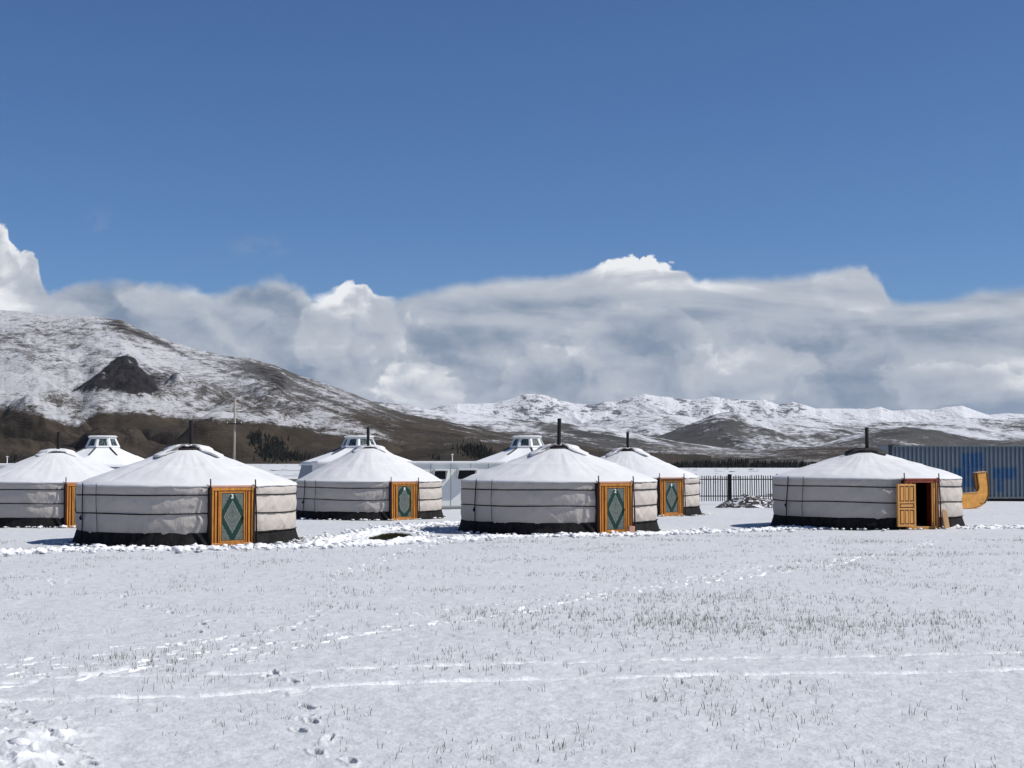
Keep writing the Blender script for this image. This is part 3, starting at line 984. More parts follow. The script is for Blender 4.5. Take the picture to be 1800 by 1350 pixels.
# ------------------------------------------------------------------ snow clods along the berm
def clods():
    rg = random.Random(11)
    import bmesh
    protos = []
    for k in range(8):
        bm = bmesh.new(); bmesh.ops.create_icosphere(bm, subdivisions=1 if k < 5 else 2, radius=1.0)
        for v in bm.verts: v.co *= rg.uniform(.5, 1.3)
        bm.verts.ensure_lookup_table()
        protos.append((np.array([v.co[:] for v in bm.verts]), np.array([[v.index for v in f.verts] for f in bm.faces]))); bm.free()
    VV, FF = [], []; off = 0

    def put(x, y, s):
        nonlocal off
        v, f = protos[rg.randrange(8)]
        a = rg.random() * 6.3; c_, s_ = math.cos(a), math.sin(a)
        q = v * np.array([s * rg.uniform(.7, 1.7), s * rg.uniform(.7, 1.5), s * rg.uniform(.35, .8)])
        q = np.stack([q[:, 0] * c_ - q[:, 1] * s_ + x, q[:, 0] * s_ + q[:, 1] * c_ + y, q[:, 2] + mz(x, y) + s * .2 + .03], 1)
        VV.append(q); FF.append(f + off); off += len(v)
    bx0, by0 = gp(*BARE)
    nclump = lambda al, s: float(fbm(np.array([al * .5]), np.array([s]), 3, 19)[0])
    for pts, wd, dens in ((BERM, .42, 210), (BERM2, .5, 180)):
        P = pl_world(pts); al = 0
        for p, t in resample(P, 1.0 / dens):
            al += 1.0 / dens
            nn = nclump(al, 1.0)
            if rg.random() > .55 + nn: continue
            nrm = np.array([-t[1], t[0]])
            q = p + nrm * rg.gauss(0, wd)
            if math.hypot((q[0] - bx0) / .66, (q[1] - by0) / 2.6) < 1: continue
            put(q[0], q[1], min(.11, rg.lognormvariate(-3.5, .55)))
    # ring round the bare turf patch
    bx, by = gp(*BARE)
    for i in range(260):
        a = rg.random() * 6.3; k = 1.2 + abs(rg.gauss(0, .28))
        put(bx + math.cos(a) * .60 * k, by + math.sin(a) * 2.3 * k, min(.10 if math.sin(a) > -.2 else .04, rg.lognormvariate(-3.3, .4)))
    # kicked snow at the lower left corner
    cx, cy = gp(-10, 1348)
    for i in range(110):
        x = cx + abs(rg.gauss(0, .42)); y = cy + rg.gauss(0, .9) * .8
        if 900 + FPX * x / y < 150 - (1350 - (HOR + FPX * 2 / y)) * 1.3: put(x, y, min(.08, rg.lognormvariate(-3.7, .55)))
    # scattered lumps by the tents
    for k_, yq in YURTS.items():
        for i in range(70):
            a = R(rg.uniform(-75, 75) + 0); rr = 3.05 + abs(rg.gauss(0, .25))
            x = yq['x'] + rr * math.sin(a); y = yq['Y'] - rr * math.cos(a)
            put(x, y, min(.09, rg.lognormvariate(-3.4, .4)))
    me = bpy.data.meshes.new('snow_clods')
    v = np.concatenate(VV); f = np.concatenate(FF)
    me.vertices.add(len(v)); me.vertices.foreach_set('co', v.reshape(-1).astype(np.float32))
    me.loops.add(len(f) * 3); me.loops.foreach_set('vertex_index', f.reshape(-1).astype(np.int32))
    me.polygons.add(len(f)); me.polygons.foreach_set('loop_start', np.arange(len(f), dtype=np.int32) * 3)
    me.update(calc_edges=True); me.validate()
    tag(link('snow_clods', me, M_CLOD), 'ridge of broken white snow lumps piled in front of the tents', kind='stuff')


clods()


# ------------------------------------------------------------------ grass blades poking through the snow
def grass():
    rg = np.random.RandomState(21)
    N = 95000
    th = rg.uniform(-R(20.5), R(20.5), N)
    r = np.sqrt(rg.uniform(9.2 ** 2, 40 ** 2, N))
    x = r * np.sin(th); y = r * np.cos(th)
    cl = fbm(x / 2.2, y / 1.5, 4, 33)
    gx, gy = gp(1290, 1097)
    extra = np.exp(-(((x - gx) / 2.6) ** 2 + ((y - gy) / 1.6) ** 2))
    gx2, gy2 = gp(1230, 1050); extra2 = np.exp(-(((x - gx2) / 1.4) ** 2 + ((y - gy2) / .7) ** 2))
    gx3, gy3 = gp(270, 1160); extra3 = np.exp(-(((x - gx3) / 1.0) ** 2 + ((y - gy3) / .6) ** 2))
    p = np.clip(.06 + 1.3 * cl, .02, 1) * .42 + extra * .6 + extra2 * .6 + extra3 * .5
    p *= 1 + .5 * ss(x, -3, 4)
    k = rg.rand(N) < p
    for pts, _, _ in TR_RUT:
        sd, al = pl_dist(x, y, pl_world(pts)); k &= np.abs(sd) > .09
    x, y, r = x[k], y[k], r[k]
    # tufts: each point becomes 1-4 blades
    cnt = rg.randint(1, 4, len(x))
    X = np.repeat(x, cnt) + rg.normal(0, .02, cnt.sum()); Y = np.repeat(y, cnt) + rg.normal(0, .02, cnt.sum())
    n = len(X); h = rg.gamma(2.2, .012, n) + .012; h = np.clip(h, .015, .10)
    Z = macro(X, Y)
    w = .0015 + .0018 * rg.rand(n)
    a = rg.uniform(-.6, .6, n); lean = rg.normal(0, .30, n) * h; lean2 = rg.normal(0, .25, n) * h
    dx_ = np.cos(a) * w; dy_ = np.sin(a) * w
    b0 = np.stack([X - dx_, Y - dy_, Z - .01], 1); b1 = np.stack([X + dx_, Y + dy_, Z - .01], 1)
    m0 = np.stack([X - dx_ * .8 + lean * .35, Y - dy_ + lean2 * .35, Z + h * .55], 1); m1 = np.stack([X + dx_ * .8 + lean * .35, Y + dy_ + lean2 * .35, Z + h * .55], 1)
    tp = np.stack([X + lean * 1.1, Y + lean2, Z + h], 1)
    V_ = np.stack([b0, b1, m0, m1, tp], 1).reshape(-1, 3)
    base = np.arange(n)[:, None] * 5
    q = base + np.array([[0, 1, 3]]); q2 = base + np.array([[0, 3, 2]]); q3 = base + np.array([[2, 3, 4]])
    f = np.concatenate([q, q2, q3])
    me = bpy.data.meshes.new('dry_grass_tips')
    me.vertices.add(len(V_)); me.vertices.foreach_set('co', V_.reshape(-1).astype(np.float32))
    me.loops.add(len(f) * 3); me.loops.foreach_set('vertex_index', f.reshape(-1).astype(np.int32))
    me.polygons.add(len(f)); me.polygons.foreach_set('loop_start', np.arange(len(f), dtype=np.int32) * 3)
    me.update(calc_edges=True)
    add_attr(me, 'v', np.repeat(rg.rand(n), 5))
    tag(link('dry_grass_tips', me, M_GRASS), 'thin dry grass tips poking through the snow of the meadow', kind='stuff')
    # green turf in the cleared patch
    bx, by = gp(*BARE)
    N = 5000
    a = rg.uniform(0, 6.283, N); k = np.sqrt(rg.rand(N)) * .95
    X = bx + np.cos(a) * k * .56; Y = by + np.sin(a) * k * 2.3; Z = macro(X, Y) - .03
    h = rg.uniform(.02, .07, N); dx_ = rg.uniform(.004, .008, N); l = rg.normal(0, .02, N)
    V_ = np.stack([np.stack([X - dx_, Y, Z], 1), np.stack([X + dx_, Y, Z], 1), np.stack([X + l, Y, Z + h], 1)], 1).reshape(-1, 3)
    me = bpy.data.meshes.new('turf_patch'); me.from_pydata(V_.tolist(), [], np.arange(N * 3).reshape(-1, 3).tolist()); me.update()
    tag(link('turf_patch', me, M_TURF), 'patch of olive green grass cleared of snow between two tents', kind='stuff')


M_TURF = simple('olive_turf', (.10, .095, .035), .8, 6, .9)
grass()


# ------------------------------------------------------------------ number shapes
def text_mesh(s, size):
    cu = bpy.data.curves.new('digit', 'FONT'); cu.body = s; cu.size = size; cu.extrude = .003; cu.align_x = 'CENTER'; cu.align_y = 'CENTER'; cu.offset = .004
    o = bpy.data.objects.new('digit', cu); C.objects.link(o)
    bpy.context.view_layer.update()
    me = bpy.data.meshes.new_from_object(o.evaluated_get(bpy.context.evaluated_depsgraph_get()))
    bpy.data.objects.remove(o); bpy.data.curves.remove(cu)
    me.transform(Matrix.Rotation(R(90), 4, 'X'))
    return me


def door_pattern(name, hexa):
    def f():
        x, y, z = sep(coord('Object'))
        zc = z - .69
        ax = nabs(x) * (1 / .227); azz = nabs(zc) * (1 / .40)
        if hexa:
            dd = nmax(ax * 1.12, ax * .62 + azz * .86) + S.m('SINE', zc * 26.0) * .05
        else:
            dd = ax + azz + S.m('SINE', nabs(zc) * 60.0) * .02
        n = noise(xyz(nabs(x), 0.0, z), 16, 5, .65, 1.5); n2 = noise(xyz(nabs(x), 0.0, z), 34, 4, .6, 2.0)
        curl = sstep(S.m('SINE', n * 42.0), -.2, .5)
        light = mix(curl, (.045, .065, .058), (.18, .20, .175))
        light = mix(sstep(n2, .55, .7) * .5, light, (.12, .10, .09))
        band = sstep(dd, .97, 1.0) * (1.0 - sstep(dd, 1.46 if hexa else 1.56, 1.50 if hexa else 1.60))
        edge_ = sstep(dd, .90, .92) * (1.0 - sstep(dd, .95, .97))
        c = mix(edge_ * .6, light, (.32, .35, .31))
        c = mix(band, c, (.006, .035, .026))
        return dict(col=c, rough=.55, spec=.3, bump=n, bd=.002)
    return material(name, f)


M_PAT = door_pattern('green_diamond_cloth', False)
M_PATH = door_pattern('green_lozenge_cloth', True)


# ------------------------------------------------------------------ the felt tents
def make_yurt(key, label, number, hexa=False, opened=False, crown='flap', seed=0, frame_dark=False):
    q = YURTS[key]; Rw = q['R']; zb = q['z']
    root = empty('yurt', (q['x'], q['Y'], zb), R(q['az']))     # local -Y faces the door
    tag(root, label, 'yurt', 'round white felt tents in the snow')
    rg = random.Random(seed); rs = seed * 13 + 5
    DW = .56                                    # half width of the whole door set
    half = math.asin(DW / Rw) - .004
    Z_SK, Z_R2, Z_R1, Z_EV = .31, .76, 1.20, 1.42
    apex = q['apex'] - zb

    # --- wall cloth, open at the doorway
    n = 420
    phi = np.linspace(half, 2 * math.pi - half, n)          # measured from the door, counter-clockwise seen from above is +
    zz = np.concatenate([np.linspace(Z_SK - .02, Z_R2, 20), np.linspace(Z_R2, Z_R1, 19)[1:], np.linspace(Z_R1, Z_EV + .03, 12)[1:]])
    PH, ZZ = np.meshgrid(phi, zz)
    s_ = PH * Rw
    def pinch(z, zr, w=.05): return np.exp(-((z - zr) / w) ** 2)
    prof = .024 * (np.sin(np.pi * np.clip((ZZ - Z_SK) / (Z_R2 - Z_SK), 0, 1)) + np.sin(np.pi * np.clip((ZZ - Z_R2) / (Z_R1 - Z_R2), 0, 1)) + .9 * np.sin(np.pi * np.clip((ZZ - Z_R1) / (Z_EV + .06 - Z_R1), 0, 1)))
    w1 = ridged((s_ + ZZ * .9) / .75, ZZ / 1.4 - s_ * .25, 4, rs) - .5
    w2 = ridged((s_ - ZZ * 1.1) / .6, ZZ / 1.2 + s_ * .2, 4, rs + 3) - .5
    # folds strain towards the door posts
    dn = np.minimum(PH, 2 * math.pi - PH) * Rw
    near = np.exp(-dn / 1.9)
    wr = (.010 + .040 * near) * w1 + (.008 + .032 * near) * w2 + .010 * fbm(s_ / .5, ZZ / .9, 4, rs + 7)
    wr += .006 * fbm(s_ / .07, ZZ / .5, 3, rs + 9) * ss(ZZ, Z_R1, Z_R1 + .05)
    rr = Rw + prof + wr * (1 - .5 * pinch(ZZ, Z_R1) - .5 * pinch(ZZ, Z_R2))
    rr = rr - .05 * ss(ZZ, Z_R1, Z_EV) * 0
    # lower hem sags a little
    ZZ2 = ZZ + (ZZ < Z_SK) * .02 * fbm(s_ / .5, s_ * 0, 3, rs + 1)
    P = np.stack([np.sin(PH) * rr, -np.cos(PH) * rr, ZZ2], -1)
    me = grid_mesh('wall_cloth', P)
    link('wall_cloth', me, M_WALL, root, True)

    # --- dark skirt
    zz = np.array([-.12, -.03, .04, .1, .16, .22, .28, .325])
    PH, ZZ = np.meshgrid(phi, zz); s_ = PH * Rw
    flare = .10 * (1 - np.clip(ZZ / .33, 0, 1)) ** 1.3
    rr = Rw + .0 + flare + .012 * ridged(s_ / .22, ZZ / .8, 3, rs + 30) + .018 * fbm(s_ / .9, ZZ, 3, rs + 31)
    P = np.stack([np.sin(PH) * rr, -np.cos(PH) * rr, ZZ + (ZZ > .3) * .02 * fbm(s_ / .7, s_ * 0, 3, rs + 33)], -1)
    o = link('ground_skirt', grid_mesh('ground_skirt', P), M_SKIRT, root, True)

    # --- roof cloth
    phr = np.linspace(0, 2 * math.pi, 300, endpoint=False)
    prof = [(.50, apex - .13), (.62, apex - .19), (.9, apex - .19 - .28 * (apex - 1.65) / .8), (1.25, None), (1.62, None), (2.0, None), (2.35, None), (2.62, None), (Rw - .07, Z_EV + .075), (Rw - .01, Z_EV + .05), (Rw + .028, Z_EV + .02), (Rw + .034, Z_EV - .008), (Rw + .02, Z_EV - .012)]
    z0, z1 = apex - .17, Z_EV + .10
    tr = []
    for r_, z_ in prof:
        if z_ is None or r_ == .9:
            t = (r_ - .6) / (Rw - .12 - .6)
            z_ = z0 + (z1 - z0) * (t * 1.0) - .045 * math.sin(math.pi * t) * (1 - t)
        tr.append((r_, z_))
    rr_ = np.array([p[0] for p in tr]); zr_ = np.array([p[1] for p in tr])
    ti = np.linspace(0, len(tr) - 1, 46)
    ri = np.interp(ti, np.arange(len(tr)), rr_); zi = np.interp(ti, np.arange(len(tr)), zr_)
    PH, RI = np.meshgrid(phr, ri); _, ZI = np.meshgrid(phr, zi)
    slopew = ss(RI, .7, 1.1) * (1 - ss(RI, Rw - .35, Rw))
    seamw = ss(RI, .55, .9) * (1 - .3 * ss(RI, Rw - .1, Rw))
    cx_, cy_ = np.sin(PH) * RI, -np.cos(PH) * RI
    dzr = slopew * (.050 * fbm(cx_ / .9, cy_ / .9, 5, rs + 40) + .018 * fbm(np.cos(PH) * 5, np.sin(PH) * 5, 3, rs + 47) + .012 * ridged(np.cos(PH) * 2.2, np.sin(PH) * 2.2, 3, rs + 41)) + seamw * .0012 * np.cos(PH * 44)
    edgew = ss(RI, Rw - .05, Rw + .04)
    dr = edgew * (.010 * fbm(np.cos(PH) * 7, np.sin(PH) * 7, 4, rs + 44))
    dze = edgew * .018 * fbm(np.cos(PH) * 5, np.sin(PH) * 5, 4, rs + 45)
    seam = .012 * np.exp(-((RI - 1.62) / .03) ** 2)
    P = np.stack([np.sin(PH) * (RI + dr), -np.cos(PH) * (RI + dr), ZI + dzr + dze + seam], -1)
    link('roof_cloth', grid_mesh('roof_cloth', P, closed=True), M_ROOF, root, True)

    # --- near-black shell that paints the indoor shade behind doorway and crown
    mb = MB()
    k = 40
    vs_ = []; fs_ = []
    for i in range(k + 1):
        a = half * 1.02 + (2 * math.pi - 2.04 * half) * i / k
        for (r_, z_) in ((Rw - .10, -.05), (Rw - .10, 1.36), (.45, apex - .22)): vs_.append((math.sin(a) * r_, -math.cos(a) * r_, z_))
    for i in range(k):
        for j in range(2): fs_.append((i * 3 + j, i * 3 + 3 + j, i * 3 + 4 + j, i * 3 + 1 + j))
    mb.add(vs_, fs_); mb.build('shade_shell', M_DARK, root)

    # --- crown ring
    mb = MB()
    ring = [(math.sin(a) * .50, -math.cos(a) * .50, apex - .12) for a in [2 * math.pi * i / 32 for i in range(33)]]
    mb.tube(ring, .035, 8, cap=False); mb.build('crown_ring', M_STAKE, root, True)
    mb = MB()
    for i in range(4):
        a = i * math.pi / 4
        pts = [(math.sin(a) * .49 * t, -math.cos(a) * .49 * t, apex - .115 + .07 * (1 - t * t)) for t in np.linspace(-1, 1, 9)]
        mb.tube(pts, .016, 6)
    mb.build('crown_spokes', M_STAKE, root)

    # --- crown flap: square cloth thrown over the ring and folded back at the front
    nr, na = 26, 160
    ph = np.linspace(0, 2 * math.pi, na, endpoint=False)
    u = np.linspace(0, 1, nr)
    PH, UU = np.meshgrid(ph, u)
    # direction of the sight line in local angles
    sight = -R(q['az']) + math.atan2(-q['x'], q['Y'])
    rel_ = (PH - sight + math.pi) % (2 * math.pi) - math.pi
    sq = 1 / np.maximum(np.abs(np.cos(rel_ * 1.0)), np.abs(np.sin(rel_ * 1.0))) ** .75
    big = {'flap': 1.0, 'low': .80, 'tiny': .72}[crown]
    Rout = .86 * big * sq * (1 + .06 * fbm(np.cos(PH) * 2, np.sin(PH) * 2, 3, rs + 50))
    front = np.exp(-(rel_ / .62) ** 4)
    if crown == 'flap': Rout = Rout * (1 - front) + .40 * front
    else: Rout = Rout * (1 - front * .9) + .50 * front * .9
    rad = UU * Rout
    def roofz(r_): return np.interp(r_, [0, .5, .62, Rw], [apex - .13, apex - .13, apex - .18, Z_EV + .1])
    dome = np.interp(rad, [0, .25, .5, .62, .9, 1.3], [apex + .03, apex + .015, apex - .045, apex - .115, apex - .235, apex - .40])
    rz_ = np.interp(rad, rr_, zr_)
    lift = .045 + .035 * fbm(np.cos(PH) * 2.5, np.sin(PH) * 2.5, 3, rs + 51)
    zf = np.where(rad > .6, np.maximum(rz_ + lift * np.clip(1.4 - UU, 0, 1) * 1.2, rz_ + .02), dome)
    zf = np.maximum(zf, rz_ + .02)
    zf = np.where(rad < .5, dome, zf)
    side = np.exp(-((np.abs(rel_) - .72) / .22) ** 2)
    fold = .075 * side * ss(UU, .25, .8) * (.7 + .6 * fbm(rel_ * 5, UU * 2, 3, rs + 52)) * (1.0 if crown == 'flap' else .45)
    crump = .035 * ridged(np.cos(PH) * 2.6 + UU, np.sin(PH) * 2.6, 4, rs + 53) * ss(UU, .2, .9) * (1 if crown == 'flap' else .5)
    zf = zf + fold + crump - .01
    # rolled hem
    P = np.stack([np.sin(PH) * rad, -np.cos(PH) * rad, zf], -1)
    hem = P[-1].copy(); hem[:, 2] -= .035; hem[:, :2] *= .99
    hem2 = P[-1].copy(); hem2[:, 2] -= .028; hem2[:, :2] *= .86
    P = np.concatenate([P, hem[None], hem2[None]], 0)
    link('crown_flap', grid_mesh('crown_flap', P, closed=True), M_FLAP if crown != 'tiny' else M_SKIRT_L, root, True)
    if crown == 'flap':
        # loose rolled edges left and right of the stove pipe
        for sgn, ln in ((-1, .95), (1, .55)):
            mb = MB(); pts = []
            for t in np.linspace(0, 1, 14):
                a = sight + sgn * (.22 + .62 * t ** .8)
                r_ = .42 + (ln - .42) * t
                pts.append((math.sin(a) * r_, -math.cos(a) * r_, float(np.interp(r_, rr_, zr_)) + .075 * (1 - t) ** .7 + .035))
            mb.tube(pts, .030, 8, r2=.014); mb.build('flap_fold', M_FOLD, root, True)

    # --- stove pipe
    lx = math.sin(sight) * -q['pipe'][1] + math.cos(sight) * q['pipe'][0]
    ly = -math.cos(sight) * -q['pipe'][1] + math.sin(sight) * q['pipe'][0]
    tilt = rg.uniform(-.03, .03)
    mb = MB(); zt = q['top'] - zb
    base_z = apex - .28
    mb.tube([(lx, ly, base_z), (lx + tilt * .5, ly, (base_z + zt) / 2), (lx + tilt, ly, zt)], .056, 14)
    pp = mb.build('stove_pipe', M_PIPE if key != 'E' else M_PIPE_B, root, False)
    mb = MB(); mb.tube([(lx, ly, apex - .16), (lx, ly, apex - .04)], .10, 14, r2=.062); mb.build('pipe_collar', M_PIPE, root)

    # --- ropes round the wall
    for zr, sag in ((Z_R1, .012), (Z_R2, .02)):
        mb = MB(); pts = []
        for i in range(121):
            a = half * .98 + (2 * math.pi - 1.96 * half) * i / 120
            w_ = .012 * math.sin(a * 2.3 + seed) + sag * .6 * math.sin(a * 5 + seed * 2)
            pts.append((math.sin(a) * (Rw + .012), -math.cos(a) * (Rw + .012), zr + w_))
        mb.tube(pts, .0155, 6); mb.build('girdle_rope', M_ROPE, root, True)
    if True:
        mb = MB(); pts = []
        for i in range(13):
            a = half * 1.0 + R(46) * i / 12
            pts.append((math.sin(a) * (Rw + .035), -math.cos(a) * (Rw + .035), Z_SK + .03 * i / 12 - .01))
        mb.tube(pts, .011, 6); mb.build('hem_rope', M_ROPE, root, True)
    for deg, rad_, m_ in ((-86, .014, M_ROPE), (-72.5, .008, M_ROPE2), (150, .014, M_ROPE), (168, .008, M_ROPE2)):
        a0 = R(deg); mb = MB(); pts = []
        for z_ in (Z_EV + .07, Z_EV, Z_R1 + .1, Z_R1, .98, Z_R2, .55, .34, .12 if rad_ > .01 else .30):
            b = .07 if z_ > Z_EV + .05 else .062
            aa = a0 + .012 * math.sin(z_ * 3 + seed) - (.02 * (1.3 - z_) if deg == -86 else 0)
            pts.append((math.sin(aa) * (Rw + b + (.03 if z_ < .2 else 0)), -math.cos(aa) * (Rw + b + (.03 if z_ < .2 else 0)), z_))
        mb.tube(pts, rad_, 6); mb.build('tie_rope', m_, root, True)
    # knot and loose rope end
    a0 = R(-86 - 1.2); mb = MB()
    kx, ky = math.sin(a0) * (Rw + .08), -math.cos(a0) * (Rw + .08)
    mb.tube([(kx, ky, .70), (kx * 1.01, ky * 1.01, .66), (kx, ky, .60)], .03, 8); mb.build('rope_knot', M_ROPE, root, True)

    # --- door set, local frame: x along the wall, y outwards negative
    yf = -(Rw + .07)            # outer face
    yb = -(Rw - .14)
    H = 1.385
    WM = M_ORANGE if not opened else M_YELLOW
    mb = MB(); mb.box(-DW + .03, DW - .03, yb, yb + .02, .0, H) if not opened else None
    if not opened: mb.build('door_backing', M_RED, root)
    # jambs: outer strip, inner strip with dark groove between
    for sx_ in (-1, 1):
        for (a, b, m_, dep) in ((.487, .53, WM, 0), (.402, .455, WM, .012), (.335, .368, WM, .0)):
            x0, x1 = sorted((sx_ * a, sx_ * b))
            MB().box(x0, x1, yf + dep, yb + .03, .0, H - .07, .006).build('jamb', m_, root)
        x0, x1 = sorted((sx_ * .33, sx_ * .53))
        MB().box(x0 + .003, x1 - .003, yf + .035, yb + .035, .012, H - .075).build('jamb_groove', M_RED, root)
    MB().box(-.535, .535, yf - .006, yb + .03, H - .068, H, .006).build('lintel', WM if not opened else M_REDCLOTH, root)
    MB().box(-.535, .535, yf - .012, yb + .03, -.06, .075, .006).build('sill', WM, root)
    MB().box(-.57, .57, yf - .014, yf + .06, H + .002, H + .055, .01).build('lintel_band', M_PINK if not opened else M_REDCLOTH, root)  # closed doors: reddish reflection above them put into the salmon colour
    if frame_dark:
        MB().box(-.50, .50, yf - .022, yf - .008, H - .05, H - .012, .004).build('lintel_strip', M_STAKE, root)
    if not opened:
        leaf = MB().box(-.322, .322, yf + .034, yf + .065, .08, H - .075).build('door_leaf', M_RED, root)
        # frame rails of the leaf
        for (a, b, c_, d_) in ((-.322, -.285, .08, H - .075), (.285, .322, .08, H - .075)):
            MB().box(a, b, yf + .012, yf + .034, c_, d_, .004).build('stile', WM, leaf)
        for (c_, d_) in ((.08, .125), (H - .125, H - .075)):
            MB().box(-.283, .283, yf + .014, yf + .033, c_, d_, .004).build('rail', WM, leaf)
        MB().box(-.27, .27, yf + .022, yf + .032, .14, H - .14).build('cloth_panel', M_PATH if hexa else M_PAT, leaf)
        MB().box(.262, .280, yf - .02, yf + .014, .62, .70, .004).build('handle', M_STAKE, leaf)
        if number:
            me = text_mesh(number, .15)
            nm = link('door_number', me, M_NUM, leaf); nm.location = (-.01, yf + .018, H - .21)
        else:
            MB().prism([(-.035, H - .25), (.0, H - .29), (.035, H - .25), (.03, H - .17), (-.03, H - .17)], yf + .012, yf + .021).build('door_tag', M_NUM, leaf)
    else:
        hinge = empty('door_leaf', (-.30, yf - .115, 0), R(181))
        hinge.parent = root
        LW, z0, z1 = .60, .09, H - .10
        MB().box(.0, LW, -.012, .012, z0, z1).build('leaf_board', M_YELLOW, hinge)
        for (a, b) in ((.0, .06), (LW - .06, LW)):
            MB().box(a, b, .012, .034, z0, z1, .004).build('stile', M_YELLOW, hinge)
            MB().box(a, b, -.034, -.012, z0, z1, .004).build('stile', M_YELLOW, hinge)
        for (c_, d_) in ((z0, z0 + .06), (.56, .61), (.74, .79), (z1 - .06, z1)):
            for s2 in (1, -1):
                y0, y1 = sorted((s2 * .012, s2 * .034)); MB().box(.062, LW - .062, y0, y1, c_, d_, .004).build('rail', M_YELLOW, hinge)
        cells = []
        cw = (LW - .12) / 3
        for i in range(3):
            cells.append((.06 + i * cw, .06 + (i + 1) * cw, z0 + .06, .56)); cells.append((.06 + i * cw, .06 + (i + 1) * cw, .79, z1 - .06))
        cells.append((.06, LW - .06, .61, .74))
        for (a, b, c_, d_) in cells:
            for s2 in (1, -1):
                y0, y1 = sorted((s2 * .0125, s2 * .020)); MB().box(a + .004, b - .004, y0, y1, c_ + .002, d_ - .002).build('panel_bed', M_RED, hinge)
                y0, y1 = sorted((s2 * .0202, s2 * .031)); MB().box(a + .03, b - .03, y0, y1, c_ + .03, d_ - .03, .005).build('panel', M_YELLOW, hinge)
        for i in (1, 2):
            for (c_, d_) in ((z0 + .06, .56), (.79, z1 - .06)):
                for s2 in (1, -1):
                    y0, y1 = sorted((s2 * .0205, s2 * .033)); MB().box(.06 + i * cw - .014, .06 + i * cw + .014, y0, y1, c_ + .003, d_ - .003).build('muntin', M_YELLOW, hinge)
    # sticks either side of the door
    for sx_, hh in ((-1, 1.60), (1, 1.62)):
        mb = MB(); x = sx_ * (DW + .025)
        mb.tube([(x + .01 * sx_, yf - .05, -.05), (x, yf - .045, .8), (x - .01 * sx_, yf + .0, hh - .02 * (1 + sx_))], .024, 8, r2=.017)
        mb.build('door_stake', M_STAKE if not opened and number == '3' else M_STAKE_R, root, True)
        mb = MB(); mb.tube([(x + sx_ * .04, yf - .03, 1.36), (x - sx_ * .01, yf - .07, 1.40), (x - .10, yf - .03, 1.46)], .012, 6)
        mb.build('stake_lashing', M_ROPE, root, True)
        # overlap of cloth beside the frame
        x0, x1 = sorted((sx_ * (DW - .02), sx_ * (DW + .035)))
        MB().box(x0, x1, yf + .03, yb + .05, -.03, 1.38, .01).build('cloth_edge', M_STAKE if not opened else M_RED, root)
    return root


make_yurt('A', 'nearest white felt tent, with a green diamond door numbered 3, at left in front', '3', seed=1)
make_yurt('C', 'white felt tent with a green diamond door numbered 2, near the photo centre', '2', seed=2)
make_yurt('E', 'white felt tent with its yellow panelled door standing open, nearest the blue container', None, opened=True, crown='tiny', seed=3)
make_yurt('B', 'felt tent with a rounded lozenge pattern on its door, beside the white cabin windows', None, hexa=True, crown='low', seed=4)
make_yurt('D', 'felt tent partly hidden behind the tent numbered 2, next to the picket fence', None, crown='flap', seed=5, frame_dark=True)
make_yurt('F', 'felt tent cut by the left edge, its door half hidden by the nearest tent', None, crown='low', seed=6)


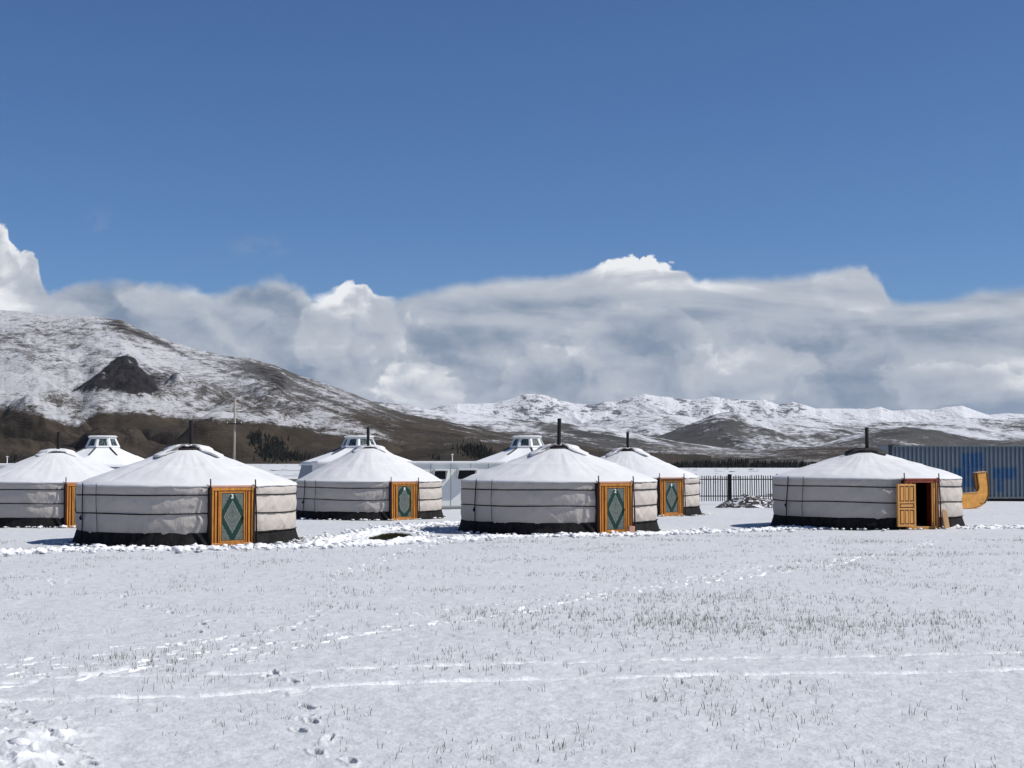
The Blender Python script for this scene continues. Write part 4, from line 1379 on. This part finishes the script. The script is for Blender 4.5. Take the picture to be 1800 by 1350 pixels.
# ------------------------------------------------------------------ white tents with glazed roof lanterns
def lantern_tent(px, Y, label, seed, eave_y):
    x, _, ez = at(px, eave_y, Y)
    z0 = -.1
    root = empty('lantern_tent', (x, Y, z0), R(seed * 9 + 7))
    tag(root, label, 'tent', 'white tents with glazed roof lanterns')
    s = Y / FPX
    N = 8
    def ring(r_, z_, ph=22.5): return [(math.sin(R(i * 45 + ph)) * r_, -math.cos(R(i * 45 + ph)) * r_, z_) for i in range(N)]
    def band(name, r0, za, r1, zb_, mat, parent=root, sub=6):
        mb = MB(); a = ring(r0, za); b = ring(r1, zb_)
        mb.add(a + b, [(i, (i + 1) % N, (i + 1) % N + N, i + N) for i in range(N)])
        return mb.build(name, mat, parent)
    ez -= z0
    zt = CAMZ + 46 * s - z0; zc = CAMZ + 25 * s - z0
    Re = 98 * s
    band('wall', Re + .62, -.1, Re + .06, ez - .12, M_CANVAS_SHADE)  # flared flank under the eave, its shade put into the colour
    # roof with gently sagging facets
    k = 96; P = []
    for (t) in np.linspace(0, 1, 10):
        r_ = 30 * s + (Re + .1 - 30 * s) * t; z_ = zc + (ez - zc) * t ** .92
        row = []
        for i in range(k):
            a = 2 * math.pi * i / k
            f = (a / (math.pi / 4) + .5) % 1.0 - .5
            row.append((math.sin(a) * r_ * math.cos(math.pi / 8) / math.cos(f * math.pi / 4), -math.cos(a) * r_ * math.cos(math.pi / 8) / math.cos(f * math.pi / 4), z_ - .03 * math.sin(math.pi * t) * (1 - abs(f) * 2)))
        P.append(row)
    row = [(p[0], p[1], p[2] - .14) for p in P[-1]]; P.append(row)
    link('roof_cover', grid_mesh('roof_cover', P, closed=True), M_CANVAS2, root)
    for i in range(N):
        a = R(i * 45 + 22.5)
        mb = MB(); pts = [(math.sin(a) * (r_ + .01), -math.cos(a) * (r_ + .01), zc + (ez - zc) * ((r_ - 30 * s) / (Re - 30 * s)) ** .92 + .015) for r_ in np.linspace(31 * s, 31 * s + (Re - 30 * s) * .45, 6)]
        mb.tube(pts, .045, 6); mb.build('strap', M_STRAP, root)
    # lantern: sloping sides with a trapezoid window in each
    rb, rt = 31.5 * s, 22.5 * s
    lan = band('lantern', rb - .05, zc, rt - .05, zt - .10, M_DARK)
    A, B = ring(rb, zc), ring(rt, zt - .10)
    for i in range(N):
        a0, a1, b0, b1 = (Vector(A[i]), Vector(A[(i + 1) % N]), Vector(B[i]), Vector(B[(i + 1) % N]))
        nrm = (a1 - a0).cross(b0 - a0).normalized()
        def P_(u, v, off=0): return (a0.lerp(a1, u)).lerp(b0.lerp(b1, u), v) + nrm * off
        def quad(name, u0, u1, v0, v1, o0, o1, mat):
            c = [P_(u0, v0, o0), P_(u1, v0, o0), P_(u1, v1, o0), P_(u0, v1, o0), P_(u0, v0, o1), P_(u1, v0, o1), P_(u1, v1, o1), P_(u0, v1, o1)]
            mb = MB(); mb.add(c, [(0, 3, 2, 1), (4, 5, 6, 7), (0, 1, 5, 4), (1, 2, 6, 5), (2, 3, 7, 6), (3, 0, 4, 7)])
            return mb.build(name, mat, root)
        quad('lantern_post', 0, .12, 0, 1, -.02, .03, M_WHITEP); quad('lantern_post', .88, 1, 0, 1, -.02, .03, M_WHITEP)
        quad('lantern_sill', .12, .88, 0, .16, -.02, .028, M_WHITEP); quad('lantern_head', .12, .88, .86, 1, -.02, .028, M_WHITEP)
        quad('window_frame', .13, .18, .17, .85, -.015, .015, M_CABTRIM); quad('window_frame', .82, .87, .17, .85, -.015, .015, M_CABTRIM)
        quad('pane', .185, .815, .17, .85, -.03, -.01, M_CGLASS)
    mb = MB(); a = ring(rt + .10, zt - .095); b = ring(rt + .13, zt - .045); c = ring(rt + .02, zt)
    mb.add(a + b + c, [tuple(range(N - 1, -1, -1))] + [(j * N + i, j * N + (i + 1) % N, (j + 1) * N + (i + 1) % N, (j + 1) * N + i) for j in range(2) for i in range(N)] + [tuple(range(2 * N, 3 * N))])
    mb.build('lantern_lid', M_WHITEP, root)


lantern_tent(180, 76, 'white lantern tent behind the nearest tent and the one at the left edge', 1, 816)
lantern_tent(631, 76, 'white lantern tent whose glazed lantern stands just behind a black stove pipe', 2, 813)
lantern_tent(927, 76.5, 'white lantern tent behind the tent with the door numbered 2', 3, 814)


# ------------------------------------------------------------------ cabins
def cabin(px0, px1, ytop, Y, zb, label, windows, seams, vents, seed):
    x0 = (px0 - 900) / FPX * Y; x1 = (px1 - 900) / FPX * Y
    zt = at(px0, ytop, Y)[2]
    root = empty('white_cabin', ((x0 + x1) / 2, Y, zb), R(14)); cx = (x0 + x1) / 2; H = zt - zb
    tag(root, label, 'cabin', 'low white cabins behind the tents')
    dp = 2.4
    edges = [x0] + [(s_ - 900) / FPX * Y for s_ in seams] + [x1]
    for i, (a, b) in enumerate(zip(edges[:-1], edges[1:])):
        MB().box(a - cx + .012, b - cx - .012, 0, .05, .18, H - .10).build('wall_panel', M_CABIN, root)
        if i: MB().box(a - cx - .014, a - cx + .014, -.012, .04, .18, H - .10).build('joint_strip', M_SEAM, root)
    MB().box(x0 - cx, x1 - cx, .052, dp, .0, H - .10).build('body', M_CABIN, root)
    MB().box(x0 - cx - .05, x1 - cx + .05, -.08, dp + .05, H - .098, H - .05, .01).build('roof_edge', M_CABTRIM, root)
    MB().box(x0 - cx - .03, x1 - cx + .03, -.05, dp + .03, H - .048, H + .01, .02).build('roof_snow', M_CLOD, root)
    MB().box(x0 - cx, x1 - cx, -.05, .1, -.1, .10, .01).build('base_beam', M_CABBASE, root)
    MB().box(x0 - cx, x1 - cx, -.03, .045, .102, .175, .01).build('base_rail', M_SEAM, root)
    for (wa, wb, wt, wbm) in windows:
        a = (wa - 900) / FPX * Y - cx; b = (wb - 900) / FPX * Y - cx
        t = at(900, wt, Y)[2] - zb; bo = at(900, wbm, Y)[2] - zb
        w = MB().box(a, b, -.02, -.002, bo, t).build('window', M_CABTRIM, root)
        MB().box(a + .015, b - .015, -.03, -.021, bo + .02, t - .004).build('pane', M_GLASS, w)
        # hood propped out over the window
        aw = MB(); aw.prism([(0, 0)] * 0 or [(a - .02, t + .02), (b + .02, t + .02), (b + .02, t + .05), (a - .02, t + .05)], -.42, -.005)
        hd = aw.build('window_hood', M_CABTRIM, root)
        MB().box(a - .02, b + .02, -.42, -.01, t + .052, t + .085, .01).build('hood_snow', M_CLOD, hd)
        for xx in (a - .018, b + .006):
            mb = MB(); mb.add([(xx, -.005, t + .018), (xx, -.41, t + .018), (xx, -.005, bo - .02), (xx + .012, -.005, t + .018), (xx + .012, -.41, t + .018), (xx + .012, -.005, bo - .02)],
                              [(0, 1, 2), (3, 5, 4), (0, 3, 4, 1), (1, 4, 5, 2), (2, 5, 3, 0)])
            mb.build('hood_cheek', M_CABIN, hd)
    for v in vents:
        xx = (v - 900) / FPX * Y - cx
        mb = MB(); mb.tube([(xx, .3, H - .02), (xx, .3, H + .30)], .022, 8); vp = mb.build('vent_pipe', M_CABTRIM, root)
        MB().box(xx - .05, xx + .045, .25, .35, H + .302, H + .345, .008).build('vent_cap', M_CABTRIM, vp)


cabin(560, 892, 811, 68, -.2, 'low white panelled cabin with hooded windows, between two felt tents', [(763, 785, 828, 843), (806, 838, 827, 843), (700, 722, 828, 843)], [590, 620, 650, 687, 722, 758, 794, 830, 862], [799], 1)
cabin(-330, 44, 815, 68, -.1, 'low white cabin at the left edge behind the felt tent', [(-160, -130, 828, 843)], [-290, -250, -214, -178, -142, -106, -70, -34, 2], [5], 2)


# ------------------------------------------------------------------ picket fence
def fence():
    Y = 68.0
    x0, x1 = (1216 - 900) / FPX * Y, (1375 - 900) / FPX * Y
    zb = .09
    root = empty('picket_fence', (x0, Y, zb))
    tag(root, 'dark open picket fence between two felt tents in front of the snowy plain', 'fence')
    L = x1 - x0; rg = random.Random(8)
    zt = at(900, 836, Y)[2] - zb; z0 = at(900, 881, Y)[2] - zb
    step = 4.02 / FPX * Y
    proto = MB().box(-.021, .021, -.012, .012, 0, 1.0).mesh('picket')
    n = int(L / step)
    for i in range(n):
        x = i * step + .02
        if abs(x + x0 - (1282 - 900) / FPX * Y) < .12: continue
        o = link('picket', proto, M_FENCE, root)
        o.location = (x, rg.uniform(-.004, .004), z0); o.scale = (rg.uniform(.9, 1.08), 1, (zt - z0) + rg.uniform(-.03, .025)); o.rotation_euler = (0, rg.uniform(-.012, .012), 0)
    for z_ in (at(900, 842.5, Y)[2] - zb, at(900, 872, Y)[2] - zb):
        MB().box(-.1, L, .015, .06, z_ - .022, z_ + .022, .004).build('rail', M_FENCE, root)
    for px, w in ((1282, .085), (1366, .06), (1222, .05)):
        x = (px - 900) / FPX * Y - x0
        MB().box(x - w, x + w, -.05, .12, -.1, at(900, 833.5, Y)[2] - zb, .012).build('post', M_POSTB, root)


fence()


def mound():
    Y = 63.5
    cx = (1318 - 900) / FPX * Y; n = 90
    th = np.linspace(0, 2 * math.pi, 120, endpoint=False); u = np.linspace(0, 1, 45)
    T, U_ = np.meshgrid(th, u)
    x = np.cos(T) * U_ * 1.55; y = np.sin(T) * U_ * 1.2
    base = macro(x + cx, y + Y)
    h = .52 * (1 - U_ ** 1.6) * (1 + .3 * fbm(x * 1.2, y * 1.2, 3, 5)) + .10 * (ridged(x * 2.2, y * 2.2, 4, 8) - .3) * (1 - U_ ** 3)
    zz_ = base + h - .02 - .08 * (U_ > .98)
    me = grid_mesh('dirt_mound', np.stack([x, y, zz_], -1), closed=True)
    o = link('dirt_mound', me, M_MOUND, smooth=True)
    o.location = (cx, Y, 0)
    tag(o, 'heap of dark earth streaked with snow in front of the picket fence', 'mound')


def f_mound():
    p = coord('Object'); x, y, z = sep(p)
    n = noise(xyz(x, y, z * 2.2), 2.6, 7, .62, 1.8); n2 = noise(p, 14, 5, .6)
    c = mix(n2, (.02, .017, .016), (.055, .045, .042))
    return dict(col=mix(sstep(n, .52, .60), c, (.72, .73, .76)), rough=.9, bump=n + n2 * .3, bd=.05)


M_MOUND = material('snow_streaked_earth', f_mound)
mound()


# ------------------------------------------------------------------ shipping container
def f_cont():
    x, y, z = sep(coord('Object')); p = coord('Object')
    n = noise(xyz(x, y, z * .3), 2.2, 6, .65); n2 = noise(p, 12, 5, .6)
    c = mix(n, (.13, .165, .20), (.19, .23, .27))
    k = 72.0 / 2600.0
    X0 = (1562 - 900) * k
    def rect(a, b, t, bo, s_=.07):
        xa, xb = (a - 900) * k - X0, (b - 900) * k - X0
        za, zb_ = CAMZ - (bo - 812) * k - .12, CAMZ - (t - 812) * k - .12
        return sstep(x, xa - s_, xa + s_) * (1.0 - sstep(x, xb - s_, xb + s_)) * sstep(z, za - s_, za + s_) * (1.0 - sstep(z, zb_ - s_, zb_ + s_))
    m_ = nmax(nmax(rect(1689, 1728, 796, 824), rect(1674, 1716, 823, 842)), nmax(rect(1690, 1716, 840, 856), rect(1744, 1786, 822, 842)))
    m_ = nmax(m_, rect(1750, 1762, 840, 864)); m_ = nmax(m_, rect(1836, 1880, 800, 850))
    wear = sstep(noise(xyz(x, y, z * .5), 4, 7, .75), .30, .52) * .9
    c = mix(m_ * wear * .95, c, (.028, .12, .27))
    rust = sstep(noise(p, 4.5, 6, .7), .62, .72) * .55
    c = mix(rust, c, (.09, .05, .03))
    c = tint(c, .85 + n2 * .3)
    return dict(col=c, rough=.55, spec=.35, bump=n2, bd=.003)


M_CONT = material('blue_grey_container_paint', f_cont)
M_CRAIL = simple('faded_rail_paint', (.20, .225, .24), .5, 4, .6)
M_CDARK = simple('dark_frame_paint', (.030, .033, .038), .5, 4, .6)


def container():
    Y = 72.0; x0 = (1562 - 900) / FPX * Y
    root = empty('shipping_container', (x0, Y, .12))
    tag(root, 'long blue grey shipping container with corrugated side and worn blue lettering blocks', 'container')
    zt = at(900, 783, Y)[2] - .12; zb = at(900, 876.5, Y)[2] - .12
    L = 12.2; W = 2.4; rg = random.Random(2)
    MB().box(0, L, -.02, .10, zt - .07, zt, .008).build('top_rail', M_CRAIL, root)
    MB().box(0, L, -.02, .10, zb, zb + .09, .008).build('bottom_rail', M_CRAIL, root)
    for a in (0, L - .14): MB().box(a, a + .14, -.035, .14, zb + .0, zt + .004, .01).build('corner_post', M_CDARK, root)
    for a in (-.01, L - .17):
        for z_ in (zb - .02, zt - .10): MB().box(a, a + .18, -.05, .16, z_, z_ + .125, .012).build('corner_casting', M_CDARK, root)
    # trapezoid corrugation
    pitch = .2085; xs = [.141]; ys = [.05]; x = .141
    pts = []
    while x < L - .145:
        pts += [(x, .005), (x + pitch * .40, .005), (x + pitch * .52, .10), (x + pitch * .88, .10)]
        x += pitch
    pts = [(min(a, L - .141), b) for a, b in pts]
    V_ = []; F_ = []
    for a, b in pts: V_ += [(a, b, zb + .09), (a, b, zt - .07)]
    for i in range(len(pts) - 1): F_.append((2 * i, 2 * i + 2, 2 * i + 3, 2 * i + 1))
    mb = MB(); mb.add(V_, F_); mb.build('side_panel', M_CONT, root)
    MB().box(0, L, .14, W, zb + .01, zt - .02).build('body', M_CONT, root)
    mb = MB()
    P = []
    for a in range(0, 40):
        mb.box(.05 + a * .3, .2 + a * .3, .15, W - .05, zt - .019, zt + .01)
    mb.build('roof_ribs', M_CRAIL, root)
    for a in (.3, 4.0, 8.0, 11.6): MB().box(a, a + .3, .1, W - .1, -.15, zb - .004).build('support_block', M_CDARK, root)
    MB().box(.0, L, .25, .6, -.16, zb - .003).build('gap_backing', M_CDARK, root)  # added dark backing in place of the shade in the gap underneath
    # small clutter on the roof corner: loose dark sheet
    MB().box(.1, .55, .0, .5, zt + .012, zt + .05, .01).build('roof_board', M_CDARK, root)


container()


# ------------------------------------------------------------------ wooden sleigh shaped bench
def sleigh():
    Y = 60.0; s = Y / FPX
    ox = (1716 - 900) * s; zb = CAMZ - (892 - 812) * s
    root = empty('wooden_sleigh', (ox, Y, zb), R(28))
    tag(root, 'orange wooden sleigh shaped seat with tall curled end, in front of the container', 'sleigh')
    def p(px, py): return ((px - 1716) * s * 1.08, (892 - py) * s)
    # side outline: long low box, curl rising at the right, rounded underneath
    out = [p(1640, 866), p(1690, 867), p(1716, 865), p(1719, 862), p(1721, 857), p(1717, 832), p(1736, 830.5)]
    out += [p(1739.5, 845), p(1740.5, 858), p(1740, 868), p(1737, 876), p(1731, 883), p(1722, 888.5), p(1710, 891.5), p(1695, 893), p(1640, 892)]
    out = out[::-1]
    for k, y0 in enumerate((0.0, .13)):
        MB().prism(out, y0, y0 + .035).build('side_board', M_SLED, root)
    # pale battens following the edges
    def strip(name, pts, y0, y1, th, mat):
        mb = MB()
        for a, b in zip(pts[:-1], pts[1:]):
            a = Vector((a[0], 0, a[1])); b = Vector((b[0], 0, b[1])); t = (b - a).normalized(); n_ = Vector((t.z, 0, -t.x)) * th
            q = [a, b, b + n_, a + n_]
            mb.add([(v.x, y0, v.z) for v in q] + [(v.x, y1, v.z) for v in q], [(0, 1, 2, 3), (7, 6, 5, 4), (0, 4, 5, 1), (1, 5, 6, 2), (2, 6, 7, 3), (3, 7, 4, 0)])
        return mb.build(name, mat, root)
    outer = [p(1738.5, 831), p(1741, 845), p(1742, 858), p(1741.5, 869), p(1738, 877.5), p(1732, 885), p(1722, 890.5), p(1710, 893.5), p(1695, 895), p(1640, 894)]
    for i, (a, b) in enumerate(zip(outer[:-1], outer[1:])):
        strip('curl_slat', [a, b], -.03, .19, .045 if i < 5 else .02, M_SLED_SHADE if i < 5 else M_SLED3)  # outer curl coloured dark as its shaded face
    strip('top_batten', [p(1640, 865), p(1690, 866), p(1718, 864)], -.02, .05, .02, M_SLED3)
    strip('cap', [p(1736, 829.5), p(1714, 831)], -.03, .19, .02, M_SLED3)
    inner = [p(1712, 832.5), p(1714, 845), p(1715, 860)]
    strip('inner_board', inner, .036, .13, .02, M_SLED_SHADE)  # inner face of the upright, shade painted into the board
    MB().box(*sorted((p(1640, 0)[0], p(1716, 0)[0])), .036, .13, p(0, 876)[1], p(0, 873)[1]).build('seat_board', M_SLED, root)
    a = p(1722, 880); b = p(1728, 882); c = p(1731, 879)
    mb = MB(); mb.tube([(a[0], -.03, a[1]), (b[0], -.04, b[1] - .01), (c[0], -.03, c[1])], .012, 6); mb.build('handle', M_SLED3, root)


M_SLED = simple('orange_knotty_pine', (.80, .38, .085), .6, 5, .55, .003, .3, (1, 1, 1))
M_SLED_SHADE = simple('shaded_pine', (.16, .075, .025), .5, 6, .6)  # same pine darkened to stand for the faces in shade
M_SLED3 = simple('pale_pine_edge', (.66, .43, .22), .3, 6, .6)
sleigh()


# plank leaning beside the open door, pale block by the tent numbered 2
def leaning_plank():
    q = YURTS['E']
    x, y, _ = at(1664, 929, 42.05)
    root = MB().prism([(-.085, 0), (.085, 0), (.085, .50), (.05, .585), (-.03, .60), (-.085, .53)], -.02, .02).build('plank', M_PINE)
    root.location = (x, 42.0, .06); root.rotation_euler = (R(-12), 0, R(20))
    tag(root, 'short pale plank leaning on the tent right of the open door', 'plank')


leaning_plank()
o = MB().box(-.09, .09, -.06, .06, 0, .26, .015).build('pale_block', M_PINK)
o.location = (*[at(1109, 938, 40.35)[i] for i in (0, 1)], 0.0); o.rotation_euler = (0, R(3), R(25))
tag(o, 'small pale block on the ground at the right foot of the door numbered 2', 'block')


# ------------------------------------------------------------------ utility pole
def pole():
    Y = 130.0
    x, _, z0 = at(411, 830, Y)
    zt = at(411, 702, Y)[2]; zb = mz(x, Y) - .5
    root = empty('utility_pole', (x, Y, zb))
    tag(root, 'pale utility pole with one crossarm rising behind the nearest tent', 'utility pole')
    mb = MB(); mb.tube([(0, 0, 0), (.02, 0, (zt - zb) * .5), (.05, 0, zt - zb)], .13, 12, r2=.085); mb.build('mast', M_CONC, root, True)
    zc = at(411, 745, Y)[2] - zb
    MB().box(-.62, .70, -.14, -.05, zc - .05, zc + .05, .01).build('crossarm', M_FENCE, root)
    for a in (-.58, .10, .62):
        mb = MB(); mb.tube([(a, -.10, zc + .05), (a, -.10, zc + .20)], .035, 8, r2=.02); mb.build('insulator', M_WHITEP, root)
    mb = MB(); mb.tube([(.12, -.05, zt - zb - .05), (.17, -.05, zt - zb + .12)], .03, 8); mb.build('insulator', M_WHITEP, root)


pole()
